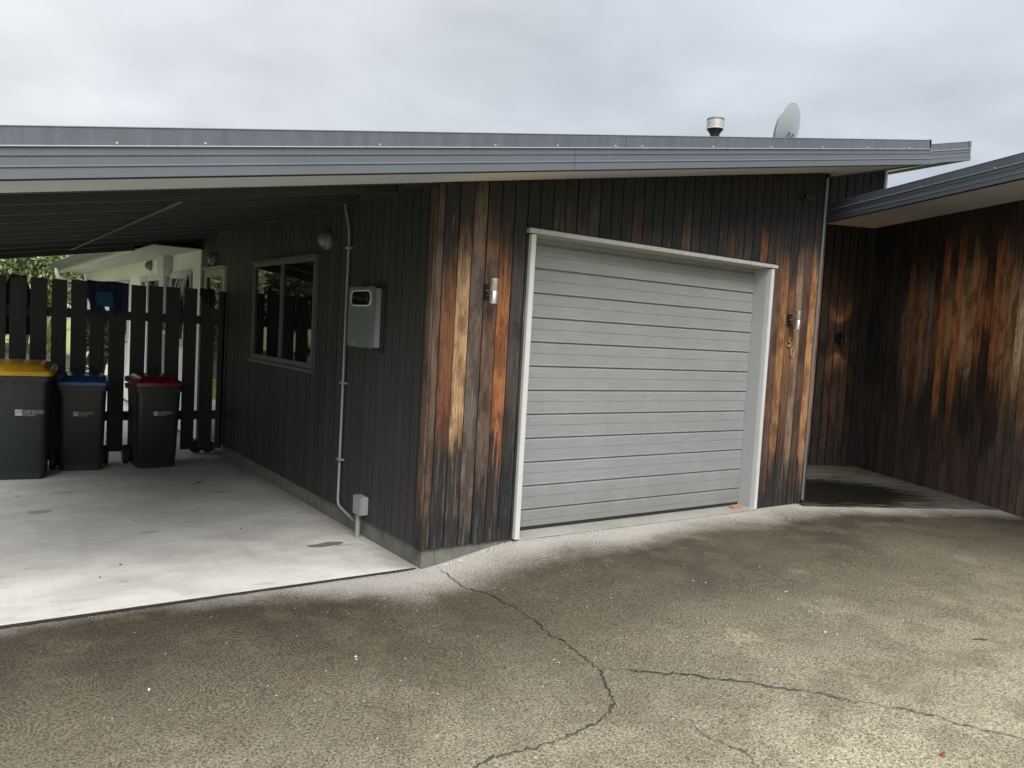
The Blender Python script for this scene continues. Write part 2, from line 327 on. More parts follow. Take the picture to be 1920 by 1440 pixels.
def slab_mat():
    m, t, b = mat('slab_concrete')
    oc = t.new('ShaderNodeTexCoord').outputs['Object']; sp = t.new('ShaderNodeSeparateXYZ', {0: oc}); x, y = sp.outputs[0], sp.outputs[1]
    n = t.noise(t.scalev(oc, (1, 1.6, 1)), 1.4, 6, .62, .4); n2 = t.noise(oc, 9, 5, .65); g = t.noise(oc, 120, 3, .6)
    c = t.mix(t.step(n, .35, .68), (.52, .505, .46, 1), (.70, .685, .64, 1))
    c = t.mix(t.math('MULTIPLY', t.step(y, .3, 1.6), .5), c, (.30, .30, .275, 1))  # carport shade painted into the slab, darker away from its front
    c = t.mix(t.math('MULTIPLY', t.step(n2, .55, .75), .35), c, (.7, .69, .65, 1))
    c = t.mix(t.math('MULTIPLY', t.step(t.noise(t.scalev(oc, (2.2, 5, 1)), 2.2, 4, .6), .60, .74), .35), c, (.2, .19, .165, 1))
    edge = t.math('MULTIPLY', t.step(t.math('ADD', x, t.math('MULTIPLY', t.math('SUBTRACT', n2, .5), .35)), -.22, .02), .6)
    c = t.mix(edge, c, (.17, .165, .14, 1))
    trk = t.math('MULTIPLY', t.step(t.noise(t.scalev(oc, (7, .5, 1)), 1, 3, .5), .55, .75), .22); c = t.mix(trk, c, (.3, .29, .26, 1))
    f = t.mr(g, .3, .7, .88, 1.10); c = t.mix(1.0, c, t.new('ShaderNodeCombineXYZ', {0: f, 1: f, 2: f}).outputs[0], 'MULTIPLY')
    def spot(px, py, rx, ry, s):
        global _c
        dx = t.math('DIVIDE', t.math('SUBTRACT', x, px), rx); dy = t.math('DIVIDE', t.math('SUBTRACT', y, py), ry)
        d = t.math('SQRT', t.math('ADD', t.math('MULTIPLY', dx, dx), t.math('MULTIPLY', dy, dy)))
        d = t.math('ADD', d, t.math('MULTIPLY', t.math('SUBTRACT', t.noise(oc, 9, 3, .6), .5), 1.3))
        return t.math('MULTIPLY', t.math('SUBTRACT', 1.0, t.step(d, .8, 1.0)), s)
    for a in ((-.32, .83, .15, .055, .82), (-.20, .765, .09, .022, .4), (-1.38, 1.65, .07, .03, .35), (-2.0, 2.6, .1, .06, .45), (-.55, 2.9, .1, .06, .25), (-1.75, 3.3, .16, .06, .25)):
        c = t.mix(spot(*a), c, (.065, .065, .055, 1))
    t.l.new(c, b.inputs['Base Color']); t.put(b.inputs['Roughness'], t.mr(n, .3, .7, .5, .75)); b.inputs['Specular IOR Level'].default_value = .4
    bn = t.new('ShaderNodeBump', {'Height': t.math('ADD', g, n2), 'Strength': .15, 'Distance': .002}); t.l.new(bn.outputs[0], b.inputs['Normal'])
    return m
M_slab = slab_mat()
def door_mat():
    m, t, b = mat('door_steel')
    oc = t.new('ShaderNodeTexCoord').outputs['Object']
    gr = t.noise(t.scalev(oc, (5, 1, 120)), 1.0, 5, .6, .6); n = t.noise(oc, 3, 4, .55)
    f = t.math('MULTIPLY', t.mr(gr, .3, .7, .9, 1.1), t.mr(n, .3, .7, .95, 1.05))
    c = t.mix(1.0, (.252, .262, .262, 1), t.new('ShaderNodeCombineXYZ', {0: f, 1: f, 2: f}).outputs[0], 'MULTIPLY')
    sp = t.new('ShaderNodeSeparateXYZ', {0: oc})
    sm = t.math('MULTIPLY', t.step(t.noise(t.scalev(oc, (38, 1, 16)), 1, 2, .5), .73, .78), .55)
    c = t.mix(sm, c, (.4, .42, .42, 1))
    dz = t.math('ADD', sp.outputs[2], t.math('MULTIPLY', t.math('SUBTRACT', t.noise(t.scalev(oc, (6, 1, 2)), 1, 4, .6), .5), .5))
    c = t.mix(t.math('MULTIPLY', t.math('SUBTRACT', 1.0, t.step(dz, .0, .45)), .35), c, (.12, .115, .10, 1))
    rn = t.noise(t.scalev(oc, (26, 1, .9)), 1, 3, .5); c = t.mix(t.math('MULTIPLY', t.step(rn, .58, .75), .16), c, (.13, .135, .13, 1))
    t.l.new(c, b.inputs['Base Color']); t.put(b.inputs['Roughness'], t.mr(gr, .3, .7, .38, .55))
    bn = t.new('ShaderNodeBump', {'Height': gr, 'Strength': .35, 'Distance': .002}); t.l.new(bn.outputs[0], b.inputs['Normal'])
    return m
M_door = door_mat()
def deck_mat():
    m, t, b = mat('deck_timber')
    oc = t.new('ShaderNodeTexCoord').outputs['Object']
    gr = t.noise(t.scalev(oc, (2, 40, 1)), 1, 5, .6); n = t.noise(oc, 1.5, 4, .6)
    c = t.mix(t.step(gr, .35, .65), (.06, .055, .042, 1), (.20, .19, .155, 1))
    sp = t.new('ShaderNodeSeparateXYZ', {0: oc})
    # damp patch spreading from the foot of the garage corner
    dx = t.math('DIVIDE', t.math('SUBTRACT', sp.outputs[0], .45), 1.3); dy = t.math('DIVIDE', t.math('SUBTRACT', sp.outputs[1], .75), .85)
    d = t.math('SQRT', t.math('ADD', t.math('MULTIPLY', dx, dx), t.math('MULTIPLY', dy, dy)))
    wet = t.math('SUBTRACT', 1.0, t.step(t.math('ADD', d, t.math('MULTIPLY', t.math('SUBTRACT', t.noise(t.scalev(oc, (2, 14, 1)), 1.5, 4, .6), .5), 1.3)), .7, 1.15))
    c = t.mix(t.math('MULTIPLY', wet, .97), c, (.010, .009, .008, 1))
    t.l.new(c, b.inputs['Base Color']); t.put(b.inputs['Roughness'], t.mr(wet, 0, 1, .8, .6)); t.put(b.inputs['Specular IOR Level'], t.mr(wet, 0, 1, .25, .06))
    bn = t.new('ShaderNodeBump', {'Height': gr, 'Strength': .4, 'Distance': .003}); t.l.new(bn.outputs[0], b.inputs['Normal'])
    return m
M_deck = deck_mat()
def grass_ground():
    m, t, b = mat('lawn'); oc = t.new('ShaderNodeTexCoord').outputs['Object']
    c = t.mix(t.noise(oc, 8, 5, .7), (.10, .13, .04, 1), (.34, .38, .13, 1)); t.l.new(c, b.inputs['Base Color']); b.inputs['Roughness'].default_value = .9
    bn = t.new('ShaderNodeBump', {'Height': t.noise(oc, 60, 3, .7), 'Strength': .8, 'Distance': .02}); t.l.new(bn.outputs[0], b.inputs['Normal']); return m
M_lawn = grass_ground()

# ------------------------------------------------------------------ ground
A25 = rad(25); ca, sa = math.cos(A25), math.sin(A25)
P0 = Vector((7.083, 1.197, 0))                 # inner corner of the recess
rdir = Vector((-ca, sa, 0))                    # recess wall, from inner corner to the left
wdir = Vector((-sa, -ca, 0))                   # wing wall, towards the camera
def sst(x, a, b):
    u = min(max((x - a) / (b - a), 0), 1); return u * u * (3 - 2 * u)
def hz(x, y): return -.145 + .137 * sst(x, -.15, .95) * (1 - .35 * sst(-y, .5, 4)) - .02 * sst(-y, 1, 5) * sst(x, 0, 2)
def sheet(name, x0, x1, y0, y1, nx, ny, fz, m, kind='structure'):
    mb = MB()
    for j in range(ny + 1):
        for i in range(nx + 1):
            x = x0 + (x1 - x0) * i / nx; y = y0 + (y1 - y0) * j / ny; mb.v.append((x, y, fz(x, y)))
    for j in range(ny):
        for i in range(nx):
            a = j * (nx + 1) + i; mb.face([a, a + 1, a + nx + 2, a + nx + 1])
    o = mb.build(name, m, smooth=True); o['kind'] = kind; return o
sheet('ground', -400, 400, -400, 400, 4, 4, lambda x, y: -.30, M_lawn)
sheet('lawn', -40, 0.3, 8.2, 60, 10, 10, lambda x, y: -.155, M_lawn)
sheet('driveway', -7, 12, -9, 1.6, 380, 212, lambda x, y: hz(x, y) if y < .06 else hz(x, y) - 0.02, M_drive)
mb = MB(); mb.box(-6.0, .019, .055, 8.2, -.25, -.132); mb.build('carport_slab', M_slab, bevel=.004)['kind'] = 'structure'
mb = MB(); mb.box(.79, 3.47, -.03, .6, -.1, .006); mb.build('threshold', M_slab, bevel=.004)['kind'] = 'structure'
mb = MB(); mb.box(-1.6, -.02, 8.2, 16.9, -.25, -.13); mb.build('path', M_slab, bevel=.004)['kind'] = 'structure'
# cracks
def ribbon(name, pts, w, zoff=.004, jit=.012, seed=1):
    rnd = random.Random(seed); P = []
    for (x0, y0), (x1, y1) in zip(pts[:-1], pts[1:]):
        n = max(2, int(math.hypot(x1 - x0, y1 - y0) / .022))
        for i in range(n):
            u = i / n; P.append((x0 + (x1 - x0) * u + rnd.uniform(-jit, jit), y0 + (y1 - y0) * u + rnd.uniform(-jit, jit)))
    P.append(pts[-1]); mb = MB(); L = len(P)
    for i, (x, y) in enumerate(P):
        a = P[max(i - 1, 0)]; b_ = P[min(i + 1, L - 1)]; dx, dy = b_[0] - a[0], b_[1] - a[1]; q = math.hypot(dx, dy) + 1e-6
        ww = w * rnd.uniform(.35, 1.25) * min(1, .25 + i / 8, .25 + (L - 1 - i) / 8) * .5
        nx, ny = -dy / q * ww, dx / q * ww
        mb.v += [(x + nx, y + ny, hz(x, y) + zoff), (x - nx, y - ny, hz(x, y) + zoff)]
    for i in range(L - 1): mb.face([2 * i, 2 * i + 1, 2 * i + 3, 2 * i + 2])
    o = mb.build(name, M_crack); o['kind'] = 'structure'; return o
ribbon('driveway_crack', [(.125, -.043), (.09, -.256), (.07, -.46), (.127, -.65), (.138, -.92), (.126, -1.12), (.081, -1.33), (.088, -1.46), (.057, -1.63), (.032, -1.79), (-.035, -1.91), (-.117, -2.058), (-.176, -2.13), (-.363, -2.20), (-.528, -2.227), (-.693, -2.23), (-.828, -2.20), (-.96, -2.227), (-1.06, -2.25)], .0075, zoff=.006, seed=3)
ribbon('driveway_crack', [(.035, -1.80), (.133, -1.885), (.302, -2.094), (.404, -2.237), (.503, -2.374), (.55, -2.486), (.631, -2.569), (.695, -2.714), (.785, -2.838), (.869, -2.959), (.912, -3.096), (.972, -3.197), (1.07, -3.34)], .0085, zoff=.006, seed=5)
ribbon('driveway_crack', [(-.001, -2.349), (.004, -2.406), (.007, -2.55), (.039, -2.688), (-.025, -2.79)], .005, zoff=.006, seed=8)
# seam between slab and driveway, seam at the threshold
mb = MB(); rnd = random.Random(2); xs = [-6 + i * .04 for i in range(151)]
for i, x in enumerate(xs):
    wv = rnd.uniform(.003, .009) + (.004 if x < -1.4 else 0); mb.v += [(x, .048 - wv, -.1405), (x, .0535, -.131)]
for i in range(150): mb.face([2 * i, 2 * i + 2, 2 * i + 3, 2 * i + 1])
mb.build('slab_joint', M_crack)['kind'] = 'structure'
ribbon('threshold_joint', [(.80, -.035), (1.5, -.04), (2.2, -.036), (3.0, -.04), (3.5, -.036)], .006, zoff=.003, jit=.003, seed=9)

# deck in the entrance recess (boards run parallel to the recess wall)
deck = thing('entry_deck', 'grooved grey timber deck with a dark damp patch in the entrance recess', 'deck', (4.2, -.15, 0), -A25)
mb = MB(); L = 3.35
for i in range(26):
    y0 = i * .094 + rnd.uniform(-.001, .001); mb.box(-.1, L, y0, y0 + .088, -.06, .004 + rnd.uniform(-.001, .001))
mb.build('decking', M_deck, deck, bevel=.003)
mb = MB(); mb.box(-.1, L, 0, 2.44, -.12, -.065); mb.build('joist', M_black, deck)

# ------------------------------------------------------------------ the house
ZU, K = 2.454, .1736
zu = lambda x: ZU + K * x
house = thing('garage_house', 'cedar-clad house with single grey garage door and mono-pitch roof over a carport', 'house')
SR = (.15, .068, .034); OR = (.29, .112, .04); TN = (.37, .235, .125); BR = (.105, .068, .048); DB = (.05, .041, .035); GB = (.12, .095, .077); RU = (.14, .056, .027)
def siding(name, axis, u0, u1, bw, zbot, ztop, front, opens, mat_, colf, label, org=None, dvec=None, nvec=None, start=None, g=.0048, st=.0015):
    """vertical boards along u. position = org + dvec*u, outward normal nvec; face plane at offset 0"""
    org = Vector(org); dvec = Vector(dvec); nvec = Vector(nvec); mb = MB(); mb.has = True; bk = MB()
    def piece(a, b_, z0a, z0b, z1a, z1b, d0, d1, M_):
        P = []
        for (zz) in ((z0a, z0b), (z1a, z1b)):
            for (u, dd, z) in ((a, d1, zz[0]), (b_, d1, zz[1]), (b_, d0, zz[1]), (a, d0, zz[0])):
                q = org + dvec * u + nvec * dd; P.append((q.x, q.y, z))
        M_.hexa(P)
    u = u0; i = 0; rr = random.Random(hash(name) % 1000 if False else len(name) * 17 + int(u1 * 10))
    first = start if start is not None else bw
    while u < u1 - .004:
        e = min(u + (first if i == 0 else bw), u1)
        c = colf(i, (u + e) / 2, rr); j = rr.uniform(-st, st); mb.cur = (*c, rr.random())
        cuts = sorted({u + g, e - g, *[x for o in opens for x in o[:2] if u + g < x < e - g]})
        for a, b_ in zip(cuts[:-1], cuts[1:]):
            if b_ - a < .003: continue
            mid = (a + b_) / 2; segs = [(zbot, None)]
            zt = lambda q: ztop(q)
            op = [o for o in opens if o[0] < mid < o[1]]
            if op:
                o = op[0]
                if o[2] > zbot + .01: piece(a, b_, zbot, zbot, o[2], o[2], -.018, j, mb)
                piece(a, b_, o[3], o[3], zt(a), zt(b_), -.018, j, mb)
            else: piece(a, b_, zbot, zbot, zt(a), zt(b_), -.018, j, mb)
        u = e; i += 1
    # backing sheet
    cuts = sorted({u0, u1, *[x for o in opens for x in o[:2] if u0 < x < u1]})
    for a, b_ in zip(cuts[:-1], cuts[1:]):
        mid = (a + b_) / 2; op = [o for o in opens if o[0] < mid < o[1]]
        if op:
            o = op[0]
            if o[2] > zbot + .01: piece(a, b_, zbot + .003, zbot + .003, o[2], o[2], -.10, -.019, bk)
            piece(a, b_, o[3], o[3], ztop(a) - .003, ztop(b_) - .003, -.10, -.019, bk)
        else: piece(a, b_, zbot + .003, zbot + .003, ztop(a) - .003, ztop(b_) - .003, -.10, -.019, bk)
    w_ = mb.build('wall', mat_, house, label=label)
    bk.build('wall_lining', M_back, w_)
    return w_
def jit(c, rr, a=.18):
    k = 1 + rr.uniform(-a, a); return tuple(x * k for x in c)
front_left = [BR, RU, TN, GB, BR, OR, DB, BR]
front_right = [(.10, .055, .04), (.28, .145, .065), (.15, .075, .045), (.22, .15, .10), (.09, .05, .038), (.34, .175, .08), (.18, .072, .04), (.11, .045, .03), BR]
def col_front(i, u, rr):
    if u < .76: return front_left[min(i, 7)]
    if u > 3.5:
        return jit(front_right[int((u - 3.5) / .112) % 9], rr, .1)
    return jit(rr.choice([DB, BR, RU, GB]), rr)
DX0, DX1, DZ = .775, 3.485, 2.225
siding('front_wall', 'x', .004, 4.215, .112, 0, lambda x: zu(x) - .003, 0, [(DX0, DX1, 0, DZ)], M_front, col_front,
       'front wall of weathered orange, tan and blackened vertical cedar boards', (0, 0, 0), (1, 0, 0), (0, -1, 0), start=.058)
dk = (.030, .031, .029)
WY0, WY1, WZ0, WZ1 = 2.05, 3.82, 1.08, 2.07
siding('side_wall', 'y', .004, 6.02, .112, 0, lambda y: ZU - .003, 0, [(WY0, WY1, WZ0, WZ1), (4.88, 5.78, -1, 2.06)], M_side, lambda i, u, rr: dk,
       'side wall of dark stained vertical boards under the carport', (0, 0, 0), (0, 1, 0), (-1, 0, 0))
siding('recess_wall', 'r', 0, 3.0, .11, -.03, lambda u: 2.62 + K * (P0.x - ca * u) - .0, 0, [], M_recess, lambda i, u, rr: (.11, .065, .048) if .25 < u < .55 else jit(rr.choice([DB, (.06, .05, .046), DB, (.09, .06, .045)]), rr, .2),
       'dark wall of narrow boards at the back of the entrance recess', P0, rdir, (-sa, -ca, 0), g=.006, st=.003)
siding('wing_wall', 'w', .0, 6.6, .110, -.03, lambda u: 3.13, 0, [], M_wing,
       lambda i, u, rr: jit(rr.choice([DB, (.05, .046, .043), DB, (.07, .05, .04)]), rr) if u < .62 else jit(rr.choice([(.28, .14, .08), (.19, .11, .07), (.22, .16, .12), (.27, .11, .055)]), rr) if u < 1.3 else jit(rr.choice([(.46, .25, .125), (.44, .17, .065), (.60, .40, .24), (.34, .16, .08), (.50, .27, .13)]), rr, .2),
       'wing wall of orange and black mould-stained cedar boards at right', P0, wdir, (-ca, sa, 0), g=.0068, st=.004)
mb = MB(); mb.box(-.014, .05, -.014, .05, -.05, 3.2); o = mb.build('leak_cover', M_beam, house); o.location = P0; o.rotation_euler = (0, 0, -A25)  # dark cover added over the inner corner to stop a light leak
# upper bit of recess wall end trim
mb = MB(); q = P0 - rdir * .07
a_ = q - Vector((sa, ca, 0)) * .022
mb.prof([(0, 3.1), (.03, 3.1), (.03, 3.86), (0, 3.86)], q + Vector((sa, ca, 0)) * .1, q - Vector((sa, ca, 0)) * .03, (-rdir)); mb.build('corner_trim', M_white, house, label='pale vertical trim ending the upper recess wall')
mb = MB(); mb.has = True; mb.cur = (*DB, .3)
mb.hexa([tuple(Vector(p_) ) for p_ in [(*(P0 - Vector((sa, ca, 0)) * 0 + rdir * 0)[:2], 3.3), (*(q)[:2], 3.3), (*(q + Vector((sa, ca, 0)) * .08)[:2], 3.3), (*(P0 + Vector((sa, ca, 0)) * .08)[:2], 3.3),
        (*(P0)[:2], 3.85), (*(q)[:2], 3.86), (*(q + Vector((sa, ca, 0)) * .08)[:2], 3.86), (*(P0 + Vector((sa, ca, 0)) * .08)[:2], 3.85)]])
mb.build('wall_return', M_recess, house)
# corner boards
mb = MB(); mb.has = True; mb.cur = (*BR, .8); mb.box(-.018, -.002, -.012, .055, .0, zu(0) - .02); mb.build('corner_board', M_front, house, bevel=.002)
mb = MB(); mb.has = True; mb.cur = (*OR, .55); mb.box(4.218, 4.245, -.02, .06, 0.004, zu(4.23) - .01); mb.build('corner_board', M_front, house, bevel=.002)
mb = MB(); mb.tube([(4.207, -.014, .03), (4.207, -.014, zu(4.2) - .05)], .012, 8); mb.build('corner_flashing', M_zinc, house, smooth=True)
# hidden return wall of the garage into the recess
mb = MB(); mb.has = True; mb.cur = (*DB, .4); mb.box(4.12, 4.215, .1, 2.6, .01, zu(4.1) - .03); mb.build('wall', M_recess, house, label='garage return wall facing the entrance recess')
mb = MB(); mb.slope(.1185, 4.1, .3, 7.2, -2.4, .094, ZU, K); mb.box(.019, .118, .019, .118, .005, 2.40)
mb.box(4.10, 4.205, .019, .099, .005, 3.0); mb.build('core', M_back, house)  # unseen opaque fill, added to keep light from leaking through the walls
mb = MB(); mb.box(.003, .1, .012, 7.2, ZU - .002, ZU + .094); mb.build('leak_filler', M_beam, house)  # filler added between side wall and ceiling to shut out stray light
# plinth
mb = MB(); mb.box(.02, .118, .02, 6.02, -.2, .001); mb.box(.1185, .772, .02, .118, -.2, .001); mb.build('plinth', M_plinth, house, bevel=.004)

# garage door and frame
mb = MB(); mb.box(3.458, 3.503, -.03, .02, .0, 2.205); mb.build('door_jamb', M_white, house, bevel=.003)
mb = MB(); mb.box(.757, .80, -.03, .02, .0, 2.205)
fr = mb.build('door_jamb', M_white, house, bevel=.003)
for q_ in ((.80, .82, .021, .19, .0, 2.205), (3.455, 3.478, .021, .19, 0.0, 2.205), (.80, 3.478, .021, .19, 2.206, 2.222)):
    mb = MB(); mb.box(*q_); mb.build('reveal', M_reveal, fr, bevel=.002)
mb = MB(); mb.box(.735, 3.535, -.04, .02, 2.212, 2.247); mb.build('lintel', M_lintel, fr, bevel=.003)
mb = MB(); mb.box(.728, 3.542, -.046, .0, 2.2485, 2.252); mb.build('lintel_flashing', M_black, fr)
prof_ = []; D0 = .15
z = .036; heavy = [.170 + .1820 * k for k in range(12)]
prof_.append((0, z))
for hzv in heavy:
    if hzv > 2.20: break
    fz = hzv - .091
    if fz > z + .01: prof_ += [(0, fz - .003), (.0035, fz - .001), (.0035, fz + .001), (0, fz + .003)]
    prof_ += [(0, hzv - .020), (.009, hzv - .011), (.018, hzv - .009), (.018, hzv - .001), (-.001, hzv + .001), (-.002, hzv + .005), (0, hzv + .011)]
prof_ += [(0, 2.235)]
# one mesh strip with back
mb = MB(); ring = [(o, zz) for o, zz in prof_] + [(.03, 2.235), (.03, .036)]
mb.loft([[Vector((x, D0 + o, zz)) for o, zz in ring] for x in (.822, 3.452)])
gd = mb.build('garage_door', M_door, house, label='grey ribbed sectional garage door with wood grain')
mb = MB(); mb.box(.822, 3.452, D0 + .004, D0 + .026, .008, .035); mb.build('rubber_seal', M_blacksat, gd)

# windows in the side wall
def window(y0, y1, z0, z1, mull, parent, mf, x=0.0, head=True, fw_=.042, name='window', lab=None, sgn=-1):
    mb = MB(); xo = x - .028; xi = x + .02
    mb.box(xo, xi, y0, y1, z1 - fw_, z1); mb.box(xo, xi, y0, y1, z0, z0 + fw_ + .01)
    for a in (y0, y1 - fw_): mb.box(xo, xi, a, a + fw_, z0 + fw_ + .0105, z1 - fw_ - .0005)
    for m_ in mull: mb.box(xo + .004, xi, m_ - .022, m_ + .022, z0 + fw_ + .0105, z1 - fw_ - .0005)
    o = mb.build(name, mf, parent, bevel=.003, label=lab)
    if head:
        mb = MB(); mb.box(xo - .02, xi, y0 - .02, y1 + .02, z1 + .001, z1 + .014); mb.build('head_flashing', mf, o)
        mb = MB(); mb.box(xo - .02, xi, y0 - .01, y1 + .01, z0 - .03, z0 - .001); mb.build('sill', mf, o, bevel=.002)
    ys = [y0 + fw_] + [m_ for m_ in mull] + [y1 - fw_]
    for a, b_ in zip(ys[:-1], ys[1:]):
        mb = MB(); mb.box(x - .004, x + .002, a, b_, z0 + fw_, z1 - fw_); mb.build('pane', M_glass, o)
    return o
window(WY0, WY1, WZ0 + .0, WZ1, [2.93], house, M_frame, lab='two-pane window with dark glass in the side wall')
d_ = window(4.88, 5.78, -.08, 2.06, [], house, M_doorframe, fw_=.09, name='glazed_door', lab='glazed back door in a pale green frame behind the fence', head=False)
mb = MB(); mb.box(-.05, .02, 4.85, 5.81, 2.062, 2.09); mb.build('head_flashing', M_doorframe, d_)

# roof
XL, XR, YF, YB = -3.05, 4.87, -.62, 7.35
roof = MB(); roof.slope(XL + .02, XR - .02, YF + .03, YB, .095, .2, ZU, K); roof = roof.build('roof', M_ceil, house, label='dark mono-pitch roof over garage and carport')
def fascia(profile, A, B, n, mat_, parent, label=None, name='fascia'):
    mb = MB(); mb.prof(profile, A, B, n); return mb.build(name, mat_, parent, label=label)
# profile in (out, up): out = away from wall
PF = [(0, 0), (.004, -.012), (.012, -.012), (.012, .032), (.018, .037), (.006, .047), (.007, .076), (.001, .079), (.001, .083), (.007, .086), (.007, .118), (.010, .121), (.010, .1215), (-.02, .1215), (-.02, .0)]
PD = [(-.02, .1218), (.017, .1218), (.021, .1245), (.014, .1288), (-.02, .1288)]
M_glint = simple('glint_lip', (.42, .48, .54), .3, .2, .05)  # lip coloured paler than the fascia: the sky's reflection painted in
PS = [(-.03, -.016), (.006, -.016), (.006, -.0125), (-.001, -.0125), (-.001, -.001), (-.03, -.001)]  # black strip below the fascia, stands in for its shadow line
PT = [(-.02, .129), (.006, .129), (.006, .205), (.010, .209), (.006, .213), (-.03, .213)]
jx = .62; jt = 1.05
for a, b_ in ((XL, jx), (jx + .004, XR)):
    fascia(PF, (a, YF, zu(a)), (b_, YF, zu(b_)), (0, -1, 0), M_fascia, roof)
fascia(PD, (XL, YF, zu(XL)), (XR, YF, zu(XR)), (0, -1, 0), M_glint, roof, name='glint_lip'); fascia(PS, (XL, YF, zu(XL)), (XR, YF, zu(XR)), (0, -1, 0), M_black, roof, name='shadow_lip')
for a, b_ in ((XL, jt), (jt + .003, XR)):
    fascia(PT, (a, YF, zu(a)), (b_, YF, zu(b_)), (0, -1, 0), M_flash, roof, name='barge_flashing')
# right end return
fascia(PF, (XR, YF - .003, zu(XR)), (XR, 2.4, zu(XR)), (1, 0, 0), M_fascia, roof); fascia(PT, (XR + .001, YF - .006, zu(XR)), (XR + .001, 2.4, zu(XR)), (1, 0, 0), M_flash, roof, name='barge_flashing')
for sx in (-2.7, -2.0, -1.62, -.72, .02, .48, .96, 1.2, 1.9, 2.55, 3.2, 3.85, 4.5):
    mb = MB(); mb.tube([(sx, YF - .006, zu(sx) + .140), (sx, YF - .013, zu(sx) + .140)], [.0055, .003], 8); mb.build('screw', M_white, roof)
mb = MB(); mb.slope(XL, XR - .02, YF + .003, -.002, .001, .012, ZU, K); mb.slope(XL, -.05, -.002, .01, .001, .012, ZU, K); mb.build('soffit', M_soffit, roof, label='light grey soffit board under the front eave')
mb = MB(); mb.slope(4.25, XR - .02, .0, 2.4, .001, .012, ZU, K); mb.build('soffit', M_soffit, roof)
for y in (.03, .60, 1.27, 1.92, 2.5, 3.07, 3.72, 4.33, 5.3, 6.3):
    mb = MB(); mb.slope(XL + .03, -.005, y, y + .045, -.0, .094, ZU, K); mb.build('purlin', M_beam, roof)
mb = MB(); mb.slope(XL + .03, -.6, 7.2, 7.25, -.03, .094, ZU, K); mb.build('end_beam', M_beam, roof)
mb = MB(); mb.box(-1.44, -1.415, .7, 6.4, zu(-1.43) - .006, zu(-1.43) - .002); mb.build('strap', simple('dull_strap', (.10, .085, .08), .7), roof)
for py_ in (1.2, 6.6):
    mb = MB(); mb.box(-3.0, -2.9, py_, py_ + .1, -.14, zu(-3.0) - .002); mb.build('post', M_beam, house)

# second roof behind, over the recess wall
nrm = Vector((-sa, -ca, 0)); o2 = .8
def rp(u): q = P0 + rdir * u + nrm * o2; return Vector((q.x, q.y, ZU + .14 + K * q.x))
u_r, u_l = -.62, 2.4
A = rp(u_l); B = rp(u_r)
r2 = MB(); ring = []
def rq(u, o): q = P0 + rdir * u + nrm * o; return Vector((q.x, q.y, ZU + .14 + K * q.x))
for dz in (.02, .13):
    ring += [tuple(rq(u_l, o2 - .03) + Vector((0, 0, dz))), tuple(rq(u_r, o2 - .03) + Vector((0, 0, dz))), tuple(rq(u_r, -2.5) + Vector((0, 0, dz))), tuple(rq(u_l, -2.5) + Vector((0, 0, dz)))]
r2.hexa(ring); r2 = r2.build('roof', M_soffit, house, label='higher roof end showing behind the main fascia')
fascia(PD, A, B, nrm, M_glint, r2, name='glint_lip'); fascia(PF, A, B, nrm, M_fascia, r2); fascia(PT, A, B, nrm, M_flash, r2, name='barge_flashing')
fascia(PF, rq(u_r, o2 + .01), rq(u_r, -2.5), -rdir, M_fascia, r2); fascia(PT, rq(u_r, o2 + .01), rq(u_r, -2.5), -rdir, M_flash, r2, name='barge_flashing')

# wing roof
wn = Vector((-ca, sa, 0)); WO, WZ = .80, 3.095
def wq(u, o, z=WZ): q = P0 + wdir * u + wn * o; return Vector((q.x, q.y, z))
wr = MB(); wr.hexa([tuple(wq(0.003, WO - .03, WZ + .012)), tuple(wq(6.6, WO - .03, WZ + .012)), tuple(wq(6.6, -2, WZ + .012)), tuple(wq(.003, -2, WZ + .012)),
                    tuple(wq(0.003, WO - .03, WZ + .13)), tuple(wq(6.6, WO - .03, WZ + .13)), tuple(wq(6.6, -2, WZ + .13)), tuple(wq(.003, -2, WZ + .13))])
wr = wr.build('roof', M_fascia, house, label='low wing roof with dark blue-grey fascia at right')
fascia(PD, wq(.003, WO), wq(6.6, WO), wn, M_glint, wr, name='glint_lip'); fascia(PS, wq(.003, WO), wq(6.6, WO), wn, M_black, wr, name='shadow_lip'); fascia(PF, wq(.003, WO), wq(6.6, WO), wn, M_fascia, wr); fascia(PT, wq(.003, WO), wq(6.6, WO), wn, M_flash, wr, name='barge_flashing')
mb = MB(); mb.hexa([tuple(wq(0.004, WO - .0, WZ + 0)), tuple(wq(6.6, WO - .0, WZ + 0)), tuple(wq(6.6, .004, WZ - .0)), tuple(wq(.004, .004, WZ - .0)),
                    tuple(wq(0.004, WO - .02, WZ + .011)), tuple(wq(6.6, WO - .02, WZ + .011)), tuple(wq(6.6, .004, WZ + .011)), tuple(wq(.004, .004, WZ + .011))]); mb.build('soffit', M_soffit, wr)
for u in (.9, 1.9, 2.9, 3.9):
    mb = MB(); p = wq(u, WO + .006, WZ + .14); mb.tube([p, p + wn * .007], [.0055, .003], 8); mb.build('screw', M_white, wr)

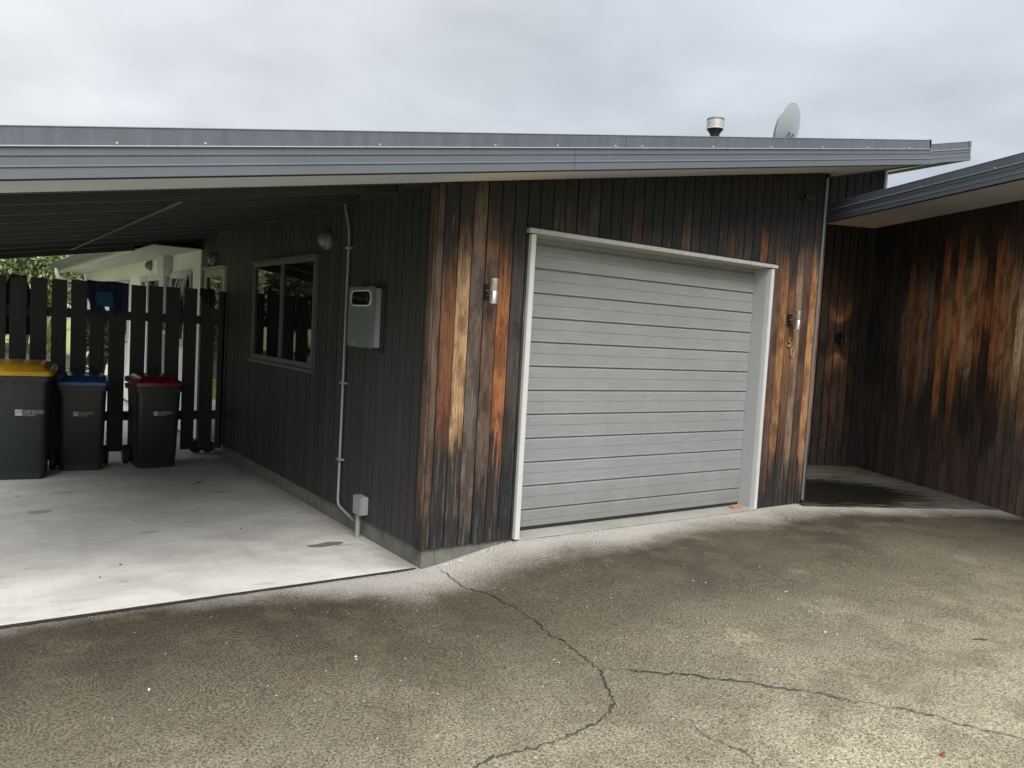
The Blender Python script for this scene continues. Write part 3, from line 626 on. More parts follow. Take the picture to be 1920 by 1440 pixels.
# flue on the roof
fl = thing('flue_cowl', 'small black roof flue topped with a pale mesh cowl', 'chimney', (3.955, 1.2, zu(3.955) + .2))
FX, FY = 0, 0
FZ = 3.790 - (zu(3.955) + .2)
mb = MB(); mb.tube([(0, 0, -.02), (0, 0, FZ - .13), (0, 0, FZ - .09), (0, 0, FZ - .04)], [.045, .045, .05, .085], 20); mb.build('flue_pipe', M_black, fl, smooth=True)
mb = MB(); mb.tube([(0, 0, FZ - .039), (0, 0, FZ - .03)], .090, 24); mb.tube([(0, 0, FZ - .029), (0, 0, FZ + .055)], .087, 24)
for k in range(4): mb.tube([(0, 0, FZ - .012 + k * .02), (0, 0, FZ - .007 + k * .02)], .090, 24)
mb.build('cowl', M_cowl, fl, smooth=True)
mb = MB(); mb.tube([(0, 0, FZ + .056), (0, 0, FZ + .07), (0, 0, FZ + .075)], [.093, .09, .03], 24); mb.build('cap', M_galv, fl, smooth=True)
# satellite dish
DC = Vector((5.145, 1.2, 3.965)); sdh = thing('satellite_dish', 'grey oval satellite dish standing on the roof near its right end', 'dish', (5.145, 1.2, 3.5))
ax = Vector((-.20, .94, .25)).normalized(); upv = Vector((0, 0, 1)); su = (upv - ax * upv.dot(ax)).normalized(); sv = ax.cross(su)
mb = MB(); N = 40; rings = []
for k in range(9):
    r = .285 * k / 8 + .001; d = .05 * (k / 8) ** 2
    rings.append([DC - Vector((5.145, 1.2, 3.5)) + ax * (d - .05) + su * (r * 1.02 * math.cos(2 * math.pi * j / N)) + sv * (r * .94 * math.sin(2 * math.pi * j / N)) for j in range(N)])
for k in range(8, -1, -1):
    r = .285 * k / 8 + .001; d = .05 * (k / 8) ** 2 - .012
    rings.append([DC - Vector((5.145, 1.2, 3.5)) + ax * (d - .05) + su * (r * 1.02 * math.cos(2 * math.pi * j / N)) + sv * (r * .94 * math.sin(2 * math.pi * j / N)) for j in range(N)])
mb.loft(rings); mb.build('reflector', M_dish, sdh, smooth=True)
Dl = DC - Vector((5.145, 1.2, 3.5))
mb = MB(); mb.tube([Dl + su * .285 * math.cos(a) * 1.02 + sv * .285 * math.sin(a) * .94 for a in [2 * math.pi * k / 40 for k in range(41)]], .010, 6, False); mb.build('rim', M_zinc, sdh, smooth=True)
mb = MB(); mb.tube([(0, 0, 0), (0, 0, .3), tuple(Dl - ax * .08 - Vector((0, 0, .06)))], .022, 10); mb.build('mast', M_galv, sdh, smooth=True)
bb = Dl - ax * .07; mb = MB()
for s_ in (-1, 1): mb.tube([bb + sv * .05 * s_ - su * .14, bb + sv * .05 * s_ - su * .02], .012, 6)
mb.tube([bb - sv * .07 - su * .08, bb + sv * .07 - su * .08], .02, 8); mb.build('bracket', M_galv, sdh)
mb = MB(); tip = Dl + ax * .32 - su * .2; mb.tube([Dl - su * .28, tip], .012, 8); mb.tube([tip, tip + (Dl - tip).normalized() * .09], .028, 12); mb.build('feed_arm', M_galv, sdh, smooth=True)

# ------------------------------------------------------------------ wall lamps
def wall_lamp(loc, nv, label, glow, size=1.0, mcyl=None):
    t_ = thing('wall_lamp', label, 'wall lamp', loc, 0, 'up-and-down cylinder wall lamps'); nv = Vector(nv).normalized(); s = size
    sd_ = Vector((-nv.y, nv.x, 0))
    mb = MB(); c = nv * .012; P = []
    for z in (-.05 * s, .05 * s):
        for a, b_ in ((-.026, .0), (.026, .0), (.026, .022), (-.026, .022)):
            q = sd_ * a + nv * b_; P.append((q.x, q.y, z))
    mb.hexa(P); mb.build('backplate', M_black, t_, bevel=.003)
    mb = MB()
    for z in (-.03 * s, .03 * s): mb.tube([nv * .02 + Vector((0, 0, z)), nv * .07 + Vector((0, 0, z))], .006, 8)
    mb.tube([nv * .02, nv * .06], .014, 8); mb.build('bracket', M_steel, t_)
    ct = nv * .098; h = .085 * s; mb = MB(); N = 28; R = .031
    ringz = [(h - .003, R - .005), (h, R - .003), (h, R), (.004, R), (.002, R - .0012), (-.002, R - .0012), (-.004, R), (-h, R), (-h, R - .003), (-h + .003, R - .005)]
    mb.loft([[ct + Vector((r * math.cos(2 * math.pi * k / N), r * math.sin(2 * math.pi * k / N), z)) for k in range(N)] for z, r in ringz], cap=False)
    mb.build('cylinder', mcyl or M_steel, t_, smooth=True)
    for sg in (-1, 1):
        mb = MB(); mb.tube([ct + Vector((0, 0, sg * (h - .012))), ct + Vector((0, 0, sg * (h - .006)))], R - .006, 20); mb.build('lens', M_warm, t_)
        L_ = bpy.data.lights.new('lamp_glow', 'SPOT'); L_.energy = glow; L_.color = (1, .55, .24); L_.spot_size = rad(95); L_.spot_blend = .6; L_.shadow_soft_size = .02
        lo = bpy.data.objects.new('lamp_glow', L_); C.objects.link(lo); lo.parent = t_; lo.location = ct + Vector((0, 0, sg * (h + .01)))
        lo.rotation_euler = (0 if sg < 0 else math.pi, 0, 0)
    return t_
wall_lamp((.415, -.002, 1.775), (0, -1, 0), 'steel cylinder wall lamp on the cedar boards left of the garage door', .8)
wall_lamp((3.80, -.002, 1.762), (0, -1, 0), 'steel cylinder wall lamp above the house number, right of the garage door', .8)
q = P0 + rdir * .40
wall_lamp((q.x - .0, q.y, 1.66), (-sa, -ca, 0), 'small dark cylinder wall lamp glowing on the recess wall', 1.2, 1.0, simple('black_steel', (.03, .03, .03), .25, .6))

# house number
def text_mesh(body, size, ext, mat_, name, align='LEFT', spacing=1.0, lsp=1.0, offset=0.0):
    cu = bpy.data.curves.new(name, 'FONT'); cu.body = body; cu.size = size; cu.extrude = ext; cu.align_x = align; cu.space_line = lsp; cu.space_character = spacing; cu.offset = offset
    cu.resolution_u = 4
    o = bpy.data.objects.new(name + '_tmp', cu); C.objects.link(o)
    dg = bpy.context.evaluated_depsgraph_get(); me = bpy.data.meshes.new_from_object(o.evaluated_get(dg)); me.name = name
    bpy.data.objects.remove(o); me.materials.clear(); me.materials.append(mat_)
    ob = bpy.data.objects.new(name, me); C.objects.link(ob); return ob
for ch, x, z in (('5', 3.795, 1.512), ('0', 3.845, 1.418)):
    o = text_mesh(ch, .125, .004, M_brass, 'house_number'); o.location = (x, -.010, z); o.rotation_euler = (rad(90), 0, 0)
    tag(o, 'brass digit ' + ch + (' just below the wall lamp, upper of the two house number digits' if ch == '5' else ', the lower of the two house number digits right of the garage'), 'house number', 'brass house number digits')

# security camera / sensor
sc_ = thing('security_camera', 'small black security camera high on the front wall at right', 'camera', (3.84, -.002, 2.90)); sc_.scale = (.75, .75, .75)
mb = MB(); mb.tube([(0, 0, 0), (0, -.018, 0)], .035, 16); mb.build('base', M_black, sc_, smooth=True)
mb = MB(); mb.tube([(0, -.01, 0), (.02, -.05, -.005), (.03, -.06, -.01)], .012, 8); mb.tube([(-.02, -.06, .01), (.09, -.085, -.02)], [.030, .034], 18); mb.build('body', M_black, sc_, smooth=True)
mb = MB(); mb.tube([(.0905, -.0852, -.0201), (.096, -.0865, -.0215)], .022, 16); mb.build('lens', M_opal, sc_, smooth=True)

# bulkhead lights
def bulkhead(loc, label, mbase, name='bulkhead_light'):
    t_ = thing(name, label, 'wall light', loc, 0, 'round bulkhead lights under the eaves'); N = 24; t_.scale = (.8, .8, .8)
    mb = MB(); mb.tube([(0, 0, 0), (-.035, 0, 0), (-.05, 0, 0)], [.10, .10, .085], N); mb.build('base', mbase, t_, smooth=True)
    mb = MB(); rings = []
    for k in range(7):
        a = k / 6 * math.pi / 2; r = .082 * math.cos(a) + .001; d = .05 + .065 * math.sin(a)
        rings.append([(-d, r * math.cos(2 * math.pi * j / N), r * math.sin(2 * math.pi * j / N)) for j in range(N)])
    mb.loft(rings); mb.build('dome', M_opal, t_, smooth=True)
    mb = MB(); rings = []
    for k in range(7):   # eyelid hood over the upper half
        a = k / 6 * math.pi / 2; r = .087 * math.cos(a) + .001; d = .05 + .072 * math.sin(a)
        rings.append([(-d, r * math.cos(th), r * math.sin(th) + .0) for th in [math.pi * j / 14 for j in range(15)]])
    b = len(mb.v)
    for r in rings: mb.v += r
    for i in range(6):
        for j in range(14): mb.face([i * 15 + j, i * 15 + j + 1, (i + 1) * 15 + j + 1, (i + 1) * 15 + j])
    mb.build('hood', mbase, t_, smooth=True)
    mb = MB(); mb.tube([(-.052, 0, -.083), (-.11, 0, -.045), (-.123, 0, 0)], .004, 6); mb.build('guard', mbase, t_)
bulkhead((-.001, 1.83, 2.19), 'round bulkhead light on the dark wall right of the two-pane window', M_box)
bulkhead((-.001, 5.42, 2.19), 'round bulkhead light on the dark wall above the glazed back door', M_box)

# conduit, meter box, junction box
cdt = thing('conduit', 'thin grey conduit running down the dark wall beside the meter box', 'pipe', (-.02, 1.36, -.13))
o_ = Vector((-.02, 1.36, -.13)); pts = [Vector(p) - o_ for p in [(-.02, 1.47, 2.45), (-.02, 1.45, 2.40), (-.02, 1.385, 2.27), (-.02, 1.368, 2.22), (-.02, 1.368, 1.2), (-.02, 1.375, .07), (-.02, 1.36, .035), (-.02, 1.33, .02), (-.02, 1.06, -.03)]]
mb = MB(); mb.tube(pts, .0105, 10); mb.build('pipe', M_pvc, cdt, smooth=True)
for z in (2.10, 1.02, .40):
    mb = MB(); mb.box(-.017, .02, -.028, .040, z + .13 - .008, z + .13 + .008); mb.tube([(0, .008, z + .12), (0, .008, z + .14)], .017, 10); mb.build('clip', M_pvc, cdt)
jb = thing('junction_box', 'small pale grey junction box low on the dark wall near the corner', 'electrical box', (-.003, .90, -.13))
mb = MB(); mb.box(-.06, 0, -.068, .068, .185, .325); mb.build('cabinet', M_pvc, jb, bevel=.006)
mb = MB(); mb.box(-.068, -.0605, -.07, .07, .183, .327); mb.build('cover', M_pvc, jb, bevel=.005)
mb = MB(); mb.tube([(-.035, .03, .185), (-.035, .035, -.01)], .019, 14); mb.build('pipe', M_pvc, jb, smooth=True)
mx = thing('meter_box', 'grey wall-mounted electricity meter box with a small oval window', 'meter box', (-.003, .962, 1.325))
mb = MB(); mb.box(-.058, -.0, -.212, .212, .008, .445); mb.build('cabinet', M_boxside, mx, bevel=.004)
mb = MB(); mb.box(-.080, -.0585, -.225, .225, .0, .457); mb.build('cover', M_box, mx, bevel=.008)
def oval(y0, y1, z0, z1, r, n=8):
    P = []
    for cy_, cz_, a0 in ((y1 - r, z1 - r, 0), (y0 + r, z1 - r, 90), (y0 + r, z0 + r, 180), (y1 - r, z0 + r, 270)):
        for k in range(n + 1):
            a = rad(a0 + 90 * k / n); P.append((cy_ + r * math.cos(a), cz_ + r * math.sin(a)))
    return P
P1 = oval(-.195, .165, .310, .43, .055); P2 = oval(-.186, .156, .319, .421, .047)
mb = MB(); mb.loft([[(-.0805, a, b) for a, b in P1], [(-.0875, a, b) for a, b in P1], [(-.0875, a, b) for a, b in P2], [(-.0805, a, b) for a, b in P2]], cap=False); mb.build('window_frame', M_white, mx)
mb = MB(); mb.loft([[(-.081, a, b) for a, b in P2], [(-.084, a, b) for a, b in P2]]); mb.build('pane', M_glass, mx)
mb = MB(); mb.box(-.0825, -.0805, .06, .11, .015, .035); mb.build('rating_plate', M_boxside, mx)
mb = MB(); mb.box(-.012, .0, -.27, -.214, -.03, .48); mb.build('backboard', M_black, mx)

# wooden offcut under the door
mb = MB(); mb.box(-.07, .07, -.025, .025, 0, .022); o = mb.build('wood_offcut', M_wedge, bevel=.003); o.location = (3.33, .075, .0065); o.rotation_euler = (0, 0, rad(4))
tag(o, 'short orange wood offcut lying at the right foot of the garage door', 'wood block')

# ------------------------------------------------------------------ picket fence
fence = thing('picket_fence', 'black-stained wide picket fence at the back of the carport', 'fence', (-2, 4.9, -.13))
xs = [(-2.285, -2.16), (-2.13, -1.98), (-1.95, -1.80), (-1.76, -1.62), (-1.58, -1.43), (-1.40, -1.26), (-1.22, -1.06), (-1.01, -.86), (-.83, -.68), (-.65, -.50), (-.46, -.32), (-.27, -.12), (-.08, .0)]
xl = -2.32
while xl > -4.2: xs.insert(0, (xl - .147, xl)); xl -= .185
rr = random.Random(4)
for i, (a, b_) in enumerate(xs):
    mb = MB(); t0 = rr.uniform(-.004, .004); zt = 1.795 + rr.uniform(-.008, .006) + .13; zb_ = .095 + rr.uniform(-.01, .01)
    y0, y1 = -.02, .0
    mb.hexa([(a + 2, y0, zb_), (b_ + 2, y0, zb_), (b_ + 2, y1, zb_), (a + 2, y1, zb_), (a + 2 + t0, y0, zt), (b_ + 2 + t0, y0, zt - .004), (b_ + 2 + t0, y1, zt - .004), (a + 2 + t0, y1, zt)])
    mb.build('picket', M_picket, fence, bevel=.003)
for z0, z1 in ((.30, .40), (1.40, 1.495)):
    mb = MB(); mb.box(-2.25, 1.99, .002, .047, z0 + .13, z1 + .13); mb.build('rail', M_picket, fence, bevel=.003)

def drape(name, x0, x1, ztop, lenf, backlen, label, cat, m, seed, widthf=None, front=True, ny=26, nx=22, thick=.006, m2=None):
    r = random.Random(seed); ph = [r.uniform(0, 6) for _ in range(4)]; mb = MB()
    yf, yb = (4.868, 4.912)
    def pt(u, s):   # s<0 back, s>0 front (metres down)
        fold = .007 * math.sin(u * 19 + ph[0]) + .005 * math.sin(u * 37 + ph[1] + s * 5)
        w_ = widthf(abs(s)) if widthf else 1
        x = (x0 + x1) / 2 + (u - .5) * (x1 - x0) * w_
        k = min(abs(s) / .03, 1); z = ztop + .006 - max(abs(s) - .012, 0) + .006 * math.sin(u * 9 + ph[2]) * (1 - k)
        y = (yf if s > 0 else yb) + ((yf + yb) / 2 - (yf if s > 0 else yb)) * (1 - math.sin(k * math.pi / 2)) + (-1 if s > 0 else 1) * (.009 + fold) * k
        return (x, y, z)
    for layer in (0, 1):
        for j in range(ny + 1):
            for i in range(nx + 1):
                u = i / nx; s = -backlen(u) + (lenf(u) + backlen(u)) * j / ny; p = Vector(pt(u, s)); 
                p.y += (0 if layer == 0 else (thick if s > 0 else -thick)); p.z -= thick * .6 * layer * (1 - min(abs(s) / .03, 1))
                mb.v.append(tuple(p))
    st = (ny + 1) * (nx + 1)
    for layer in (0, 1):
        for j in range(ny):
            for i in range(nx):
                a = layer * st + j * (nx + 1) + i; f = [a, a + 1, a + nx + 2, a + nx + 1]; mb.face(f if layer == 0 else f[::-1])
    for j in range(ny):
        for i in (0, nx):
            a = j * (nx + 1) + i; mb.face([a, a + nx + 1, a + nx + 1 + st, a + st])
    for i in range(nx):
        for j in (0, ny):
            a = j * (nx + 1) + i; mb.face([a, a + 1, a + 1 + st, a + st])
    o = mb.build(name, m, smooth=True); 
    if label: tag(o, label, cat)
    return o
sm = lambda u, a, b: sst(u, a, b)
sh = drape('shirt', -1.435, -1.04, 1.80, lambda u: .36 - .13 * sm(u, .30, .42) * (1 - sm(u, .56, .66)) - .16 * (1 - sm(u, .0, .12)) - .02 * math.sin(u * 17) - .05 * sm(u, .9, 1), lambda u: .18, 'navy shirt draped over the top of the picket fence', 'shirt', M_navy, 3)
tl = MB()
shp = [(-.07, .06), (-.04, .085), (.0, .07), (.03, .09), (.085, .075), (.10, .0), (.105, -.075), (.03, -.07), (-.02, -.07), (-.05, -.045), (-.075, .01)]
tl.loft([[(x, y_, z) for x, z in shp] for y_ in (0.0, .004)]); o = tl.build('panel', M_teal, sh, smooth=False, label='teal panel of the shirt'); o.location = (-1.285, 4.8405, 1.605)
drape('jacket', -2.17, -1.95, 1.80, lambda u: .03 + .02 * math.sin(u * 9), lambda u: .62, 'black jacket hooked behind a picket at the left end of the fence, shoulders showing', 'jacket', M_dkcloth, 5, widthf=lambda s: .62 + .42 * sst(s, 0, .18))
drape('cloth', -.285, -.135, 1.80, lambda u: .20 - .12 * abs(u - .75) + .03 * math.sin(u * 20), lambda u: .1, 'crumpled dark cloth hung over the second picket from the dark wall', 'cloth', M_dkcloth, 9, nx=14)

# small trolley behind the fence
tr = thing('trolley', 'small dark two-wheeled trolley behind the fence, wheels under the pickets near the wall', 'trolley', (-.15, 5.15, -.132))
for dx in (-.075, .06):
    mb = MB(); mb.tube([(dx, -.02, .075), (dx, .02, .075)], .075, 20); wl = mb.build('wheel', M_blacksat, tr, bevel=.006, smooth=True)
    mb = MB(); mb.tube([(dx, -.026, .075), (dx, .026, .075)], .03, 12); mb.build('hub', M_black, wl, smooth=True)
mb = MB(); mb.tube([(-.075, 0, .075), (.06, 0, .075)], .012, 8); mb.tube([(-.01, 0, .075), (-.01, .03, .9), (-.01, -.0, .95)], .014, 8)
mb.tube([(-.12, .03, .02), (-.16, 0, .07), (-.15, 0, .12)], .004, 6); mb.tube([(.09, .0, .09), (.12, -.02, .015), (.17, -.03, .03)], .004, 6); mb.build('frame', M_black, tr, smooth=True)

# ------------------------------------------------------------------ wheelie bins
def rrect(w_, d_, r, n=5):
    P = []
    for sx, sy, a0 in ((1, 1, 0), (-1, 1, 90), (-1, -1, 180), (1, -1, 270)):
        for k in range(n + 1):
            a = rad(a0 + 90 * k / n); P.append((sx * (w_ / 2 - r) + r * math.cos(a), sy * (d_ / 2 - r) + r * math.sin(a)))
    return P
def wheelie(W, D, H, lidm, lidname, label, loc, rz, logo=(0, 0)):
    t_ = thing('wheelie_bin', label, 'wheelie bin', loc, rz, 'council wheelie bins in front of the fence')
    mb = MB(); wb, db = W * .80, D * .70; rings = []
    prof = [(0.0, wb - .03, db - .03, .05), (.012, wb, db, .05), (.10, wb * 1.012, db * 1.02, .05), (.108, wb * 1.012 + .012, db * 1.02 + .012, .055), (H - .14, W - .045, D - .05, .06), (H - .07, W - .035, D - .04, .06)]
    for z, w_, d_, r in prof: rings.append([(x, y, z) for x, y in rrect(w_, d_, r)])
    mb.loft(rings); body = mb.build('body', M_bin, t_, smooth=True)
    mb = MB(); rings = [[(x, y, z) for x, y in rrect(w_, d_, .055)] for z, w_, d_ in ((H - .085, W - .03, D - .035), (H - .085, W + .0, D), (H - .04, W + .008, D + .008), (H - .035, W - .01, D - .01), (H - .035, W - .06, D - .06))]
    mb.loft(rings); mb.build('rim', M_bin, t_, smooth=True)
    for k in range(5):
        mb = MB(); x = -W * .36 + k * W * .18; mb.box(x - .004, x + .004, -D / 2 + .006, -D / 2 + .028, H - .125, H - .087); mb.build('rib', M_bin, t_)
    # lid: stepped pan with a raised centre and two finger recesses
    mb = MB(); rings = []
    for z, w_, d_, r, oy in ((0, W + .016, D + .012, .05, 0), (.036, W + .010, D + .006, .05, 0), (.048, W - .02, D - .02, .05, 0), (.044, W - .06, D - .05, .04, 0), (.078, W - .12, D - .12, .05, .01), (.090, W - .20, D - .22, .05, .02)):
        rings.append([(x, y + oy, H - .034 + z + .03 * (y / D + .5)) for x, y in rrect(w_, d_, r)])
    mb.loft(rings); lid = mb.build('lid', lidm, t_, smooth=True, label=lidname)
    for sx in (-1, 1):
        mb = MB(); mb.tube([(sx * W * .20 - .05, -D * .5 + .035, H + .018), (sx * W * .20 + .05, -D * .5 + .035, H + .018)], .012, 8); mb.build('finger_grip', lidm, lid, smooth=True)
    mb = MB(); mb.tube([(-W * .42, D * .5 + .02, H + .0), (W * .42, D * .5 + .02, H + .0)], .016, 8); mb.build('handle', lidm if False else M_bin, t_, smooth=True)
    for sx in (-1, 1):
        mb = MB(); x = sx * (W * .465); mb.tube([(x - .028, D * .36, .10), (x - .02, D * .36, .10), (x + .02, D * .36, .10), (x + .028, D * .36, .10)], [.085, .1, .1, .085], 22); wl = mb.build('wheel', M_blacksat, t_, smooth=True)
        mb = MB(); mb.tube([(x - .031, D * .36, .10), (x + .031, D * .36, .10)], .045, 16); mb.build('hub', M_black, wl, smooth=True)
    mb = MB(); mb.tube([(-W * .46, D * .36, .10), (W * .46, D * .36, .10)], .012, 8); mb.box(-W * .36, W * .36, D * .30, D * .37, .09, .2); mb.build('axle', M_black, t_)
    # council mark, following the taper of the front face
    z0 = H * .60 + logo[1]; z1 = H - .14; za = .108
    ya = -(db * 1.02 + .012) / 2; yb_ = -(D - .05) / 2; sl = (yb_ - ya) / (z1 - za); tilt = math.atan(sl)
    yy = ya + sl * (z0 - za) - .0025
    k = W / .48 * .9; lg = bpy.data.objects.new('logo', None)
    mb = MB(); s = .05 * k
    # square badge with a mountain notch
    sq = [(0, 0), (s, 0), (s, s * .45), (s * .62, s * .74), (s * .45, s * .62), (s * .12, s * .40), (0, s * .34)]
    mb.loft([[(x, d, z) for x, z in sq] for d in (0, -.001)])
    sq = [(0, s * .42), (s * .14, s * .50), (s * .45, s * .72), (s * .62, s * .84), (s, s * .55), (s, s), (0, s)]
    mb.loft([[(x, d, z) for x, z in sq] for d in (0, -.001)])
    bdg = mb.build('badge', M_logo, t_); bdg.location = (-.085 * k + logo[0], yy, z0); bdg.rotation_euler = (-tilt, 0, 0)
    tx = text_mesh('QUEENSTOWN\nLAKES DISTRICT\nCOUNCIL', .0205 * k, .0005, M_logo, 'lettering', lsp=.86); tx.parent = t_
    tx.location = (-.085 * k + s + .006 + logo[0], yy + sl * .033 * k - .0008, z0 + .033 * k); tx.rotation_euler = (rad(90) - tilt, 0, 0)
    return t_
wheelie(.61, .74, 1.02, M_yel, 'mustard yellow lid', 'large dark green wheelie bin with a yellow lid at the left edge', (-2.08, 4.28, -.132), rad(-9), (.11, 0))
wheelie(.475, .54, .90, M_blue, 'glossy blue lid', 'dark green wheelie bin with a blue lid between the yellow and red lidded bins', (-1.50, 4.52, -.132), rad(-8), (.0, 0.02))
wheelie(.475, .54, .90, M_red, 'dark red lid', 'dark green wheelie bin with a dark red lid nearest the dark wall', (-.83, 4.48, -.132), rad(3), (.02, .02))

# ------------------------------------------------------------------ pale house behind
ph = thing('weatherboard_house', 'cream weatherboard house with white soffit and gutter behind the carport', 'house', (0, 0, -.13))
mb = MB(); y = 6.04; z0 = .13
opn = [(6.5, 7.72, 1.08, 2.07), (8.42, 9.42, -.05, 2.07), (9.5, 9.98, .9, 2.07), (11.1, 12.7, 1.0, 2.05)]
while y < 17.0:
    e = y + .135; mid = (y + e) / 2; op = [o for o in opn if o[0] < mid < o[1]]
    if op:
        o = op[0]
        if o[2] > 0: mb.box(-.012, .05, y + .005, e - .009, z0 - .1, o[2] + z0)
        mb.box(-.012, .05, y + .005, e - .009, o[3] + z0, 2.335 + z0)
    else: mb.box(-.012, .05, y + .005, e - .009, z0 - .1, 2.335 + z0)
    y = e
mb.build('wall', M_cream, ph); mb = MB(); mb.box(.052, .1, 6.04, 17, z0 - .1, 2.6 + z0); mb.build('wall_lining', M_plinth, ph)
mb = MB(); mb.box(-.02, .1, 6.03, 17, z0 - .3, z0 - .101); mb.build('plinth', M_plinth, ph)
for i, o in enumerate(opn):
    w_ = window(o[0], o[1], o[2] + z0, o[3] + z0, [] if i in (1, 2) else [(o[0] + o[1]) / 2], ph, M_creamframe, fw_=.07, name='glazed_door' if i == 1 else 'window')
    if i == 0:   # sash pushed open at the bottom
        mb = MB(); Hh = .84; yy0, yy1 = 6.58, 7.08
        for (a, b_, c_, d_) in ((yy0, yy0 + .05, 0, Hh), (yy1 - .05, yy1, 0, Hh), (yy0 + .0505, yy1 - .0505, 0, .05), (yy0 + .0505, yy1 - .0505, Hh - .05, Hh)): mb.box(-.03, 0, a, b_, c_ - Hh, d_ - Hh)
        sa_ = mb.build('sash', M_creamframe, w_, bevel=.003); sa_.location = (-.03, 0, 2.02 + z0); sa_.rotation_euler = (0, rad(16), 0)
        mb = MB(); mb.box(-.018, -.012, yy0 + .05, yy1 - .05, .05 - Hh, -.05); p_ = mb.build('sash_pane', M_glass, w_); p_.location = sa_.location; p_.rotation_euler = sa_.rotation_euler
SZ = 2.33 + .13
mb = MB(); mb.box(-.575, -.0125, 6.035, 16.6, SZ, SZ + .012); mb.build('soffit', simple('white_soffit', (.42, .42, .40), .6, var=.04), ph)
mb = MB(); mb.slope(-.66, 6, 7.36, 16.9, .0, .06, SZ + .25 , .17); mb.build('roof', M_fascia, ph)
mb = MB(); mb.box(-.60, -.576, 7.36, 16.75, SZ - .012, SZ + .16); mb.build('fascia', M_creamframe, ph)
mb = MB(); pr = [(0, .12), (0, .0), (.02, -.015), (.06, -.015), (.10, .03), (.115, .12), (.125, .12), (.125, .132), (.105, .132), (.09, .035), (.055, -.003), (.022, -.003), (.008, .005), (.008, .12)]
mb.prof(pr, (-.602, 7.36, SZ + .05), (-.602, 17.4, SZ + .05), (-1, 0, 0)); g_ = mb.build('gutter', M_galv, ph, smooth=True)
mb = MB(); mb.tube([(-.66, 16.3, SZ + .06), (-.66, 16.3, SZ - .06), (-.63, 16.32, SZ - .14), (-.5, 16.4, SZ - .17), (-.15, 16.6, SZ - .20), (-.07, 16.62, SZ - .28), (-.07, 16.62, .1)], .05, 14); mb.build('downpipe', M_creamframe, g_, smooth=True)
mb = MB(); mb.box(-.14, -.012, 7.63, 8.08, 2.28, 2.49); mb.hexa([(-.12, 7.75, 2.16), (-.012, 7.75, 2.16), (-.012, 7.96, 2.16), (-.12, 7.96, 2.16), (-.14, 7.63, 2.279), (-.012, 7.63, 2.279), (-.012, 8.08, 2.279), (-.14, 8.08, 2.279)])
rh = mb.build('rainwater_head', M_creamframe, ph, bevel=.004); mb = MB(); mb.tube([(-.07, 7.85, 2.165), (-.07, 7.85, .0)], .05, 14); mb.build('downpipe', M_creamframe, ph, smooth=True)
bulkhead((-.014, 9.15, 2.24), 'round bulkhead light on the cream wall seen over the fence', M_box)
# low cream retaining kerb and bed by the cream wall
# ------------------------------------------------------------------ planting
def foliage(name, m, parent, blobs, n, leaf, seed, asp=.45, loc=(0, 0, 0)):
    g = np.random.default_rng(seed); B = np.array([b[:6] for b in blobs], float); vol = B[:, 3] * B[:, 4] * B[:, 5]; idx = g.choice(len(B), n, p=vol / vol.sum())
    K_ = max(8, n // 260); cl = g.normal(size=(K_, 3)); cl /= np.linalg.norm(cl, axis=1)[:, None]; cl *= (g.random(K_) ** .33)[:, None] * .95
    ci = g.integers(0, K_, n); p = cl[ci] + g.normal(size=(n, 3)) * .13; P = B[idx, :3] + p * B[idx, 3:6]
    a = g.normal(size=(n, 3)); a /= np.linalg.norm(a, axis=1)[:, None]; bq = np.cross(a, g.normal(size=(n, 3))); bq /= np.linalg.norm(bq, axis=1)[:, None]
    s = leaf * g.uniform(.6, 1.4, n)[:, None]; a = a * s; bq = bq * s * asp
    V = np.stack([P - a, P + bq, P + a, P - bq], 1).reshape(-1, 3)
    me = bpy.data.meshes.new(name); me.vertices.add(4 * n); me.vertices.foreach_set('co', V.ravel()); me.loops.add(4 * n); me.loops.foreach_set('vertex_index', np.arange(4 * n))
    me.polygons.add(n); me.polygons.foreach_set('loop_start', np.arange(n) * 4); me.polygons.foreach_set('loop_total', np.full(n, 4)); me.update()
    tone = np.clip(g.normal(.5, .2, n) + (g.random(K_)[ci] - .5) * .5, 0, 1); col = np.ones((n, 4, 4), np.float32); col[:, :, 3] = tone[:, None]
    ca_ = me.color_attributes.new('board', 'FLOAT_COLOR', 'CORNER'); ca_.data.foreach_set('color', col.ravel()); me.materials.append(m)
    o = bpy.data.objects.new(name, me); C.objects.link(o)
    if parent: o.parent = parent
    o.location = loc; return o
def shrub(name, label, cat, loc, w_, h, m, n, leaf, seed, group=None, trunk=.3, rx=1.0):
    t_ = thing(name, label, cat, loc, 0, group); r = random.Random(seed); mb = MB()
    blobs = [(0, 0, h * .6, w_ * .7, w_ * .6, h * .38)]
    for i in range(5):
        a = i * 1.257 + r.random(); blobs.append((math.cos(a) * w_ * .5, math.sin(a) * w_ * .5, h * r.uniform(.42, .78), w_ * .42, w_ * .42, h * .25))
        mb.tube([(0, 0, 0), (math.cos(a) * w_ * .1, math.sin(a) * w_ * .1, h * .25), (math.cos(a) * w_ * .35, math.sin(a) * w_ * .35, h * .55), (math.cos(a) * w_ * .5, math.sin(a) * w_ * .5, h * .8)], [.07 * h / 3, .05 * h / 3, .03 * h / 3, .008], 7)
    mb.build('trunk', M_bark, t_, smooth=True); foliage('crown', m, t_, blobs, n, leaf, seed); return t_
shrub('shrub', 'pale green bushy shrub beyond the fence, furthest left in the gap under the carport roof', 'shrub', (-3.3, 19.5, -.15), 2.0, 4.4, M_leaf1, 26000, .075, 11, 'bushes beyond the back lawn')
shrub('shrub', 'grey-green bushy shrub beyond the fence, between the pale bush and the cream gutter', 'shrub', (-1.1, 20.5, -.15), 1.8, 4.2, M_leaf1, 22000, .07, 12, 'bushes beyond the back lawn')
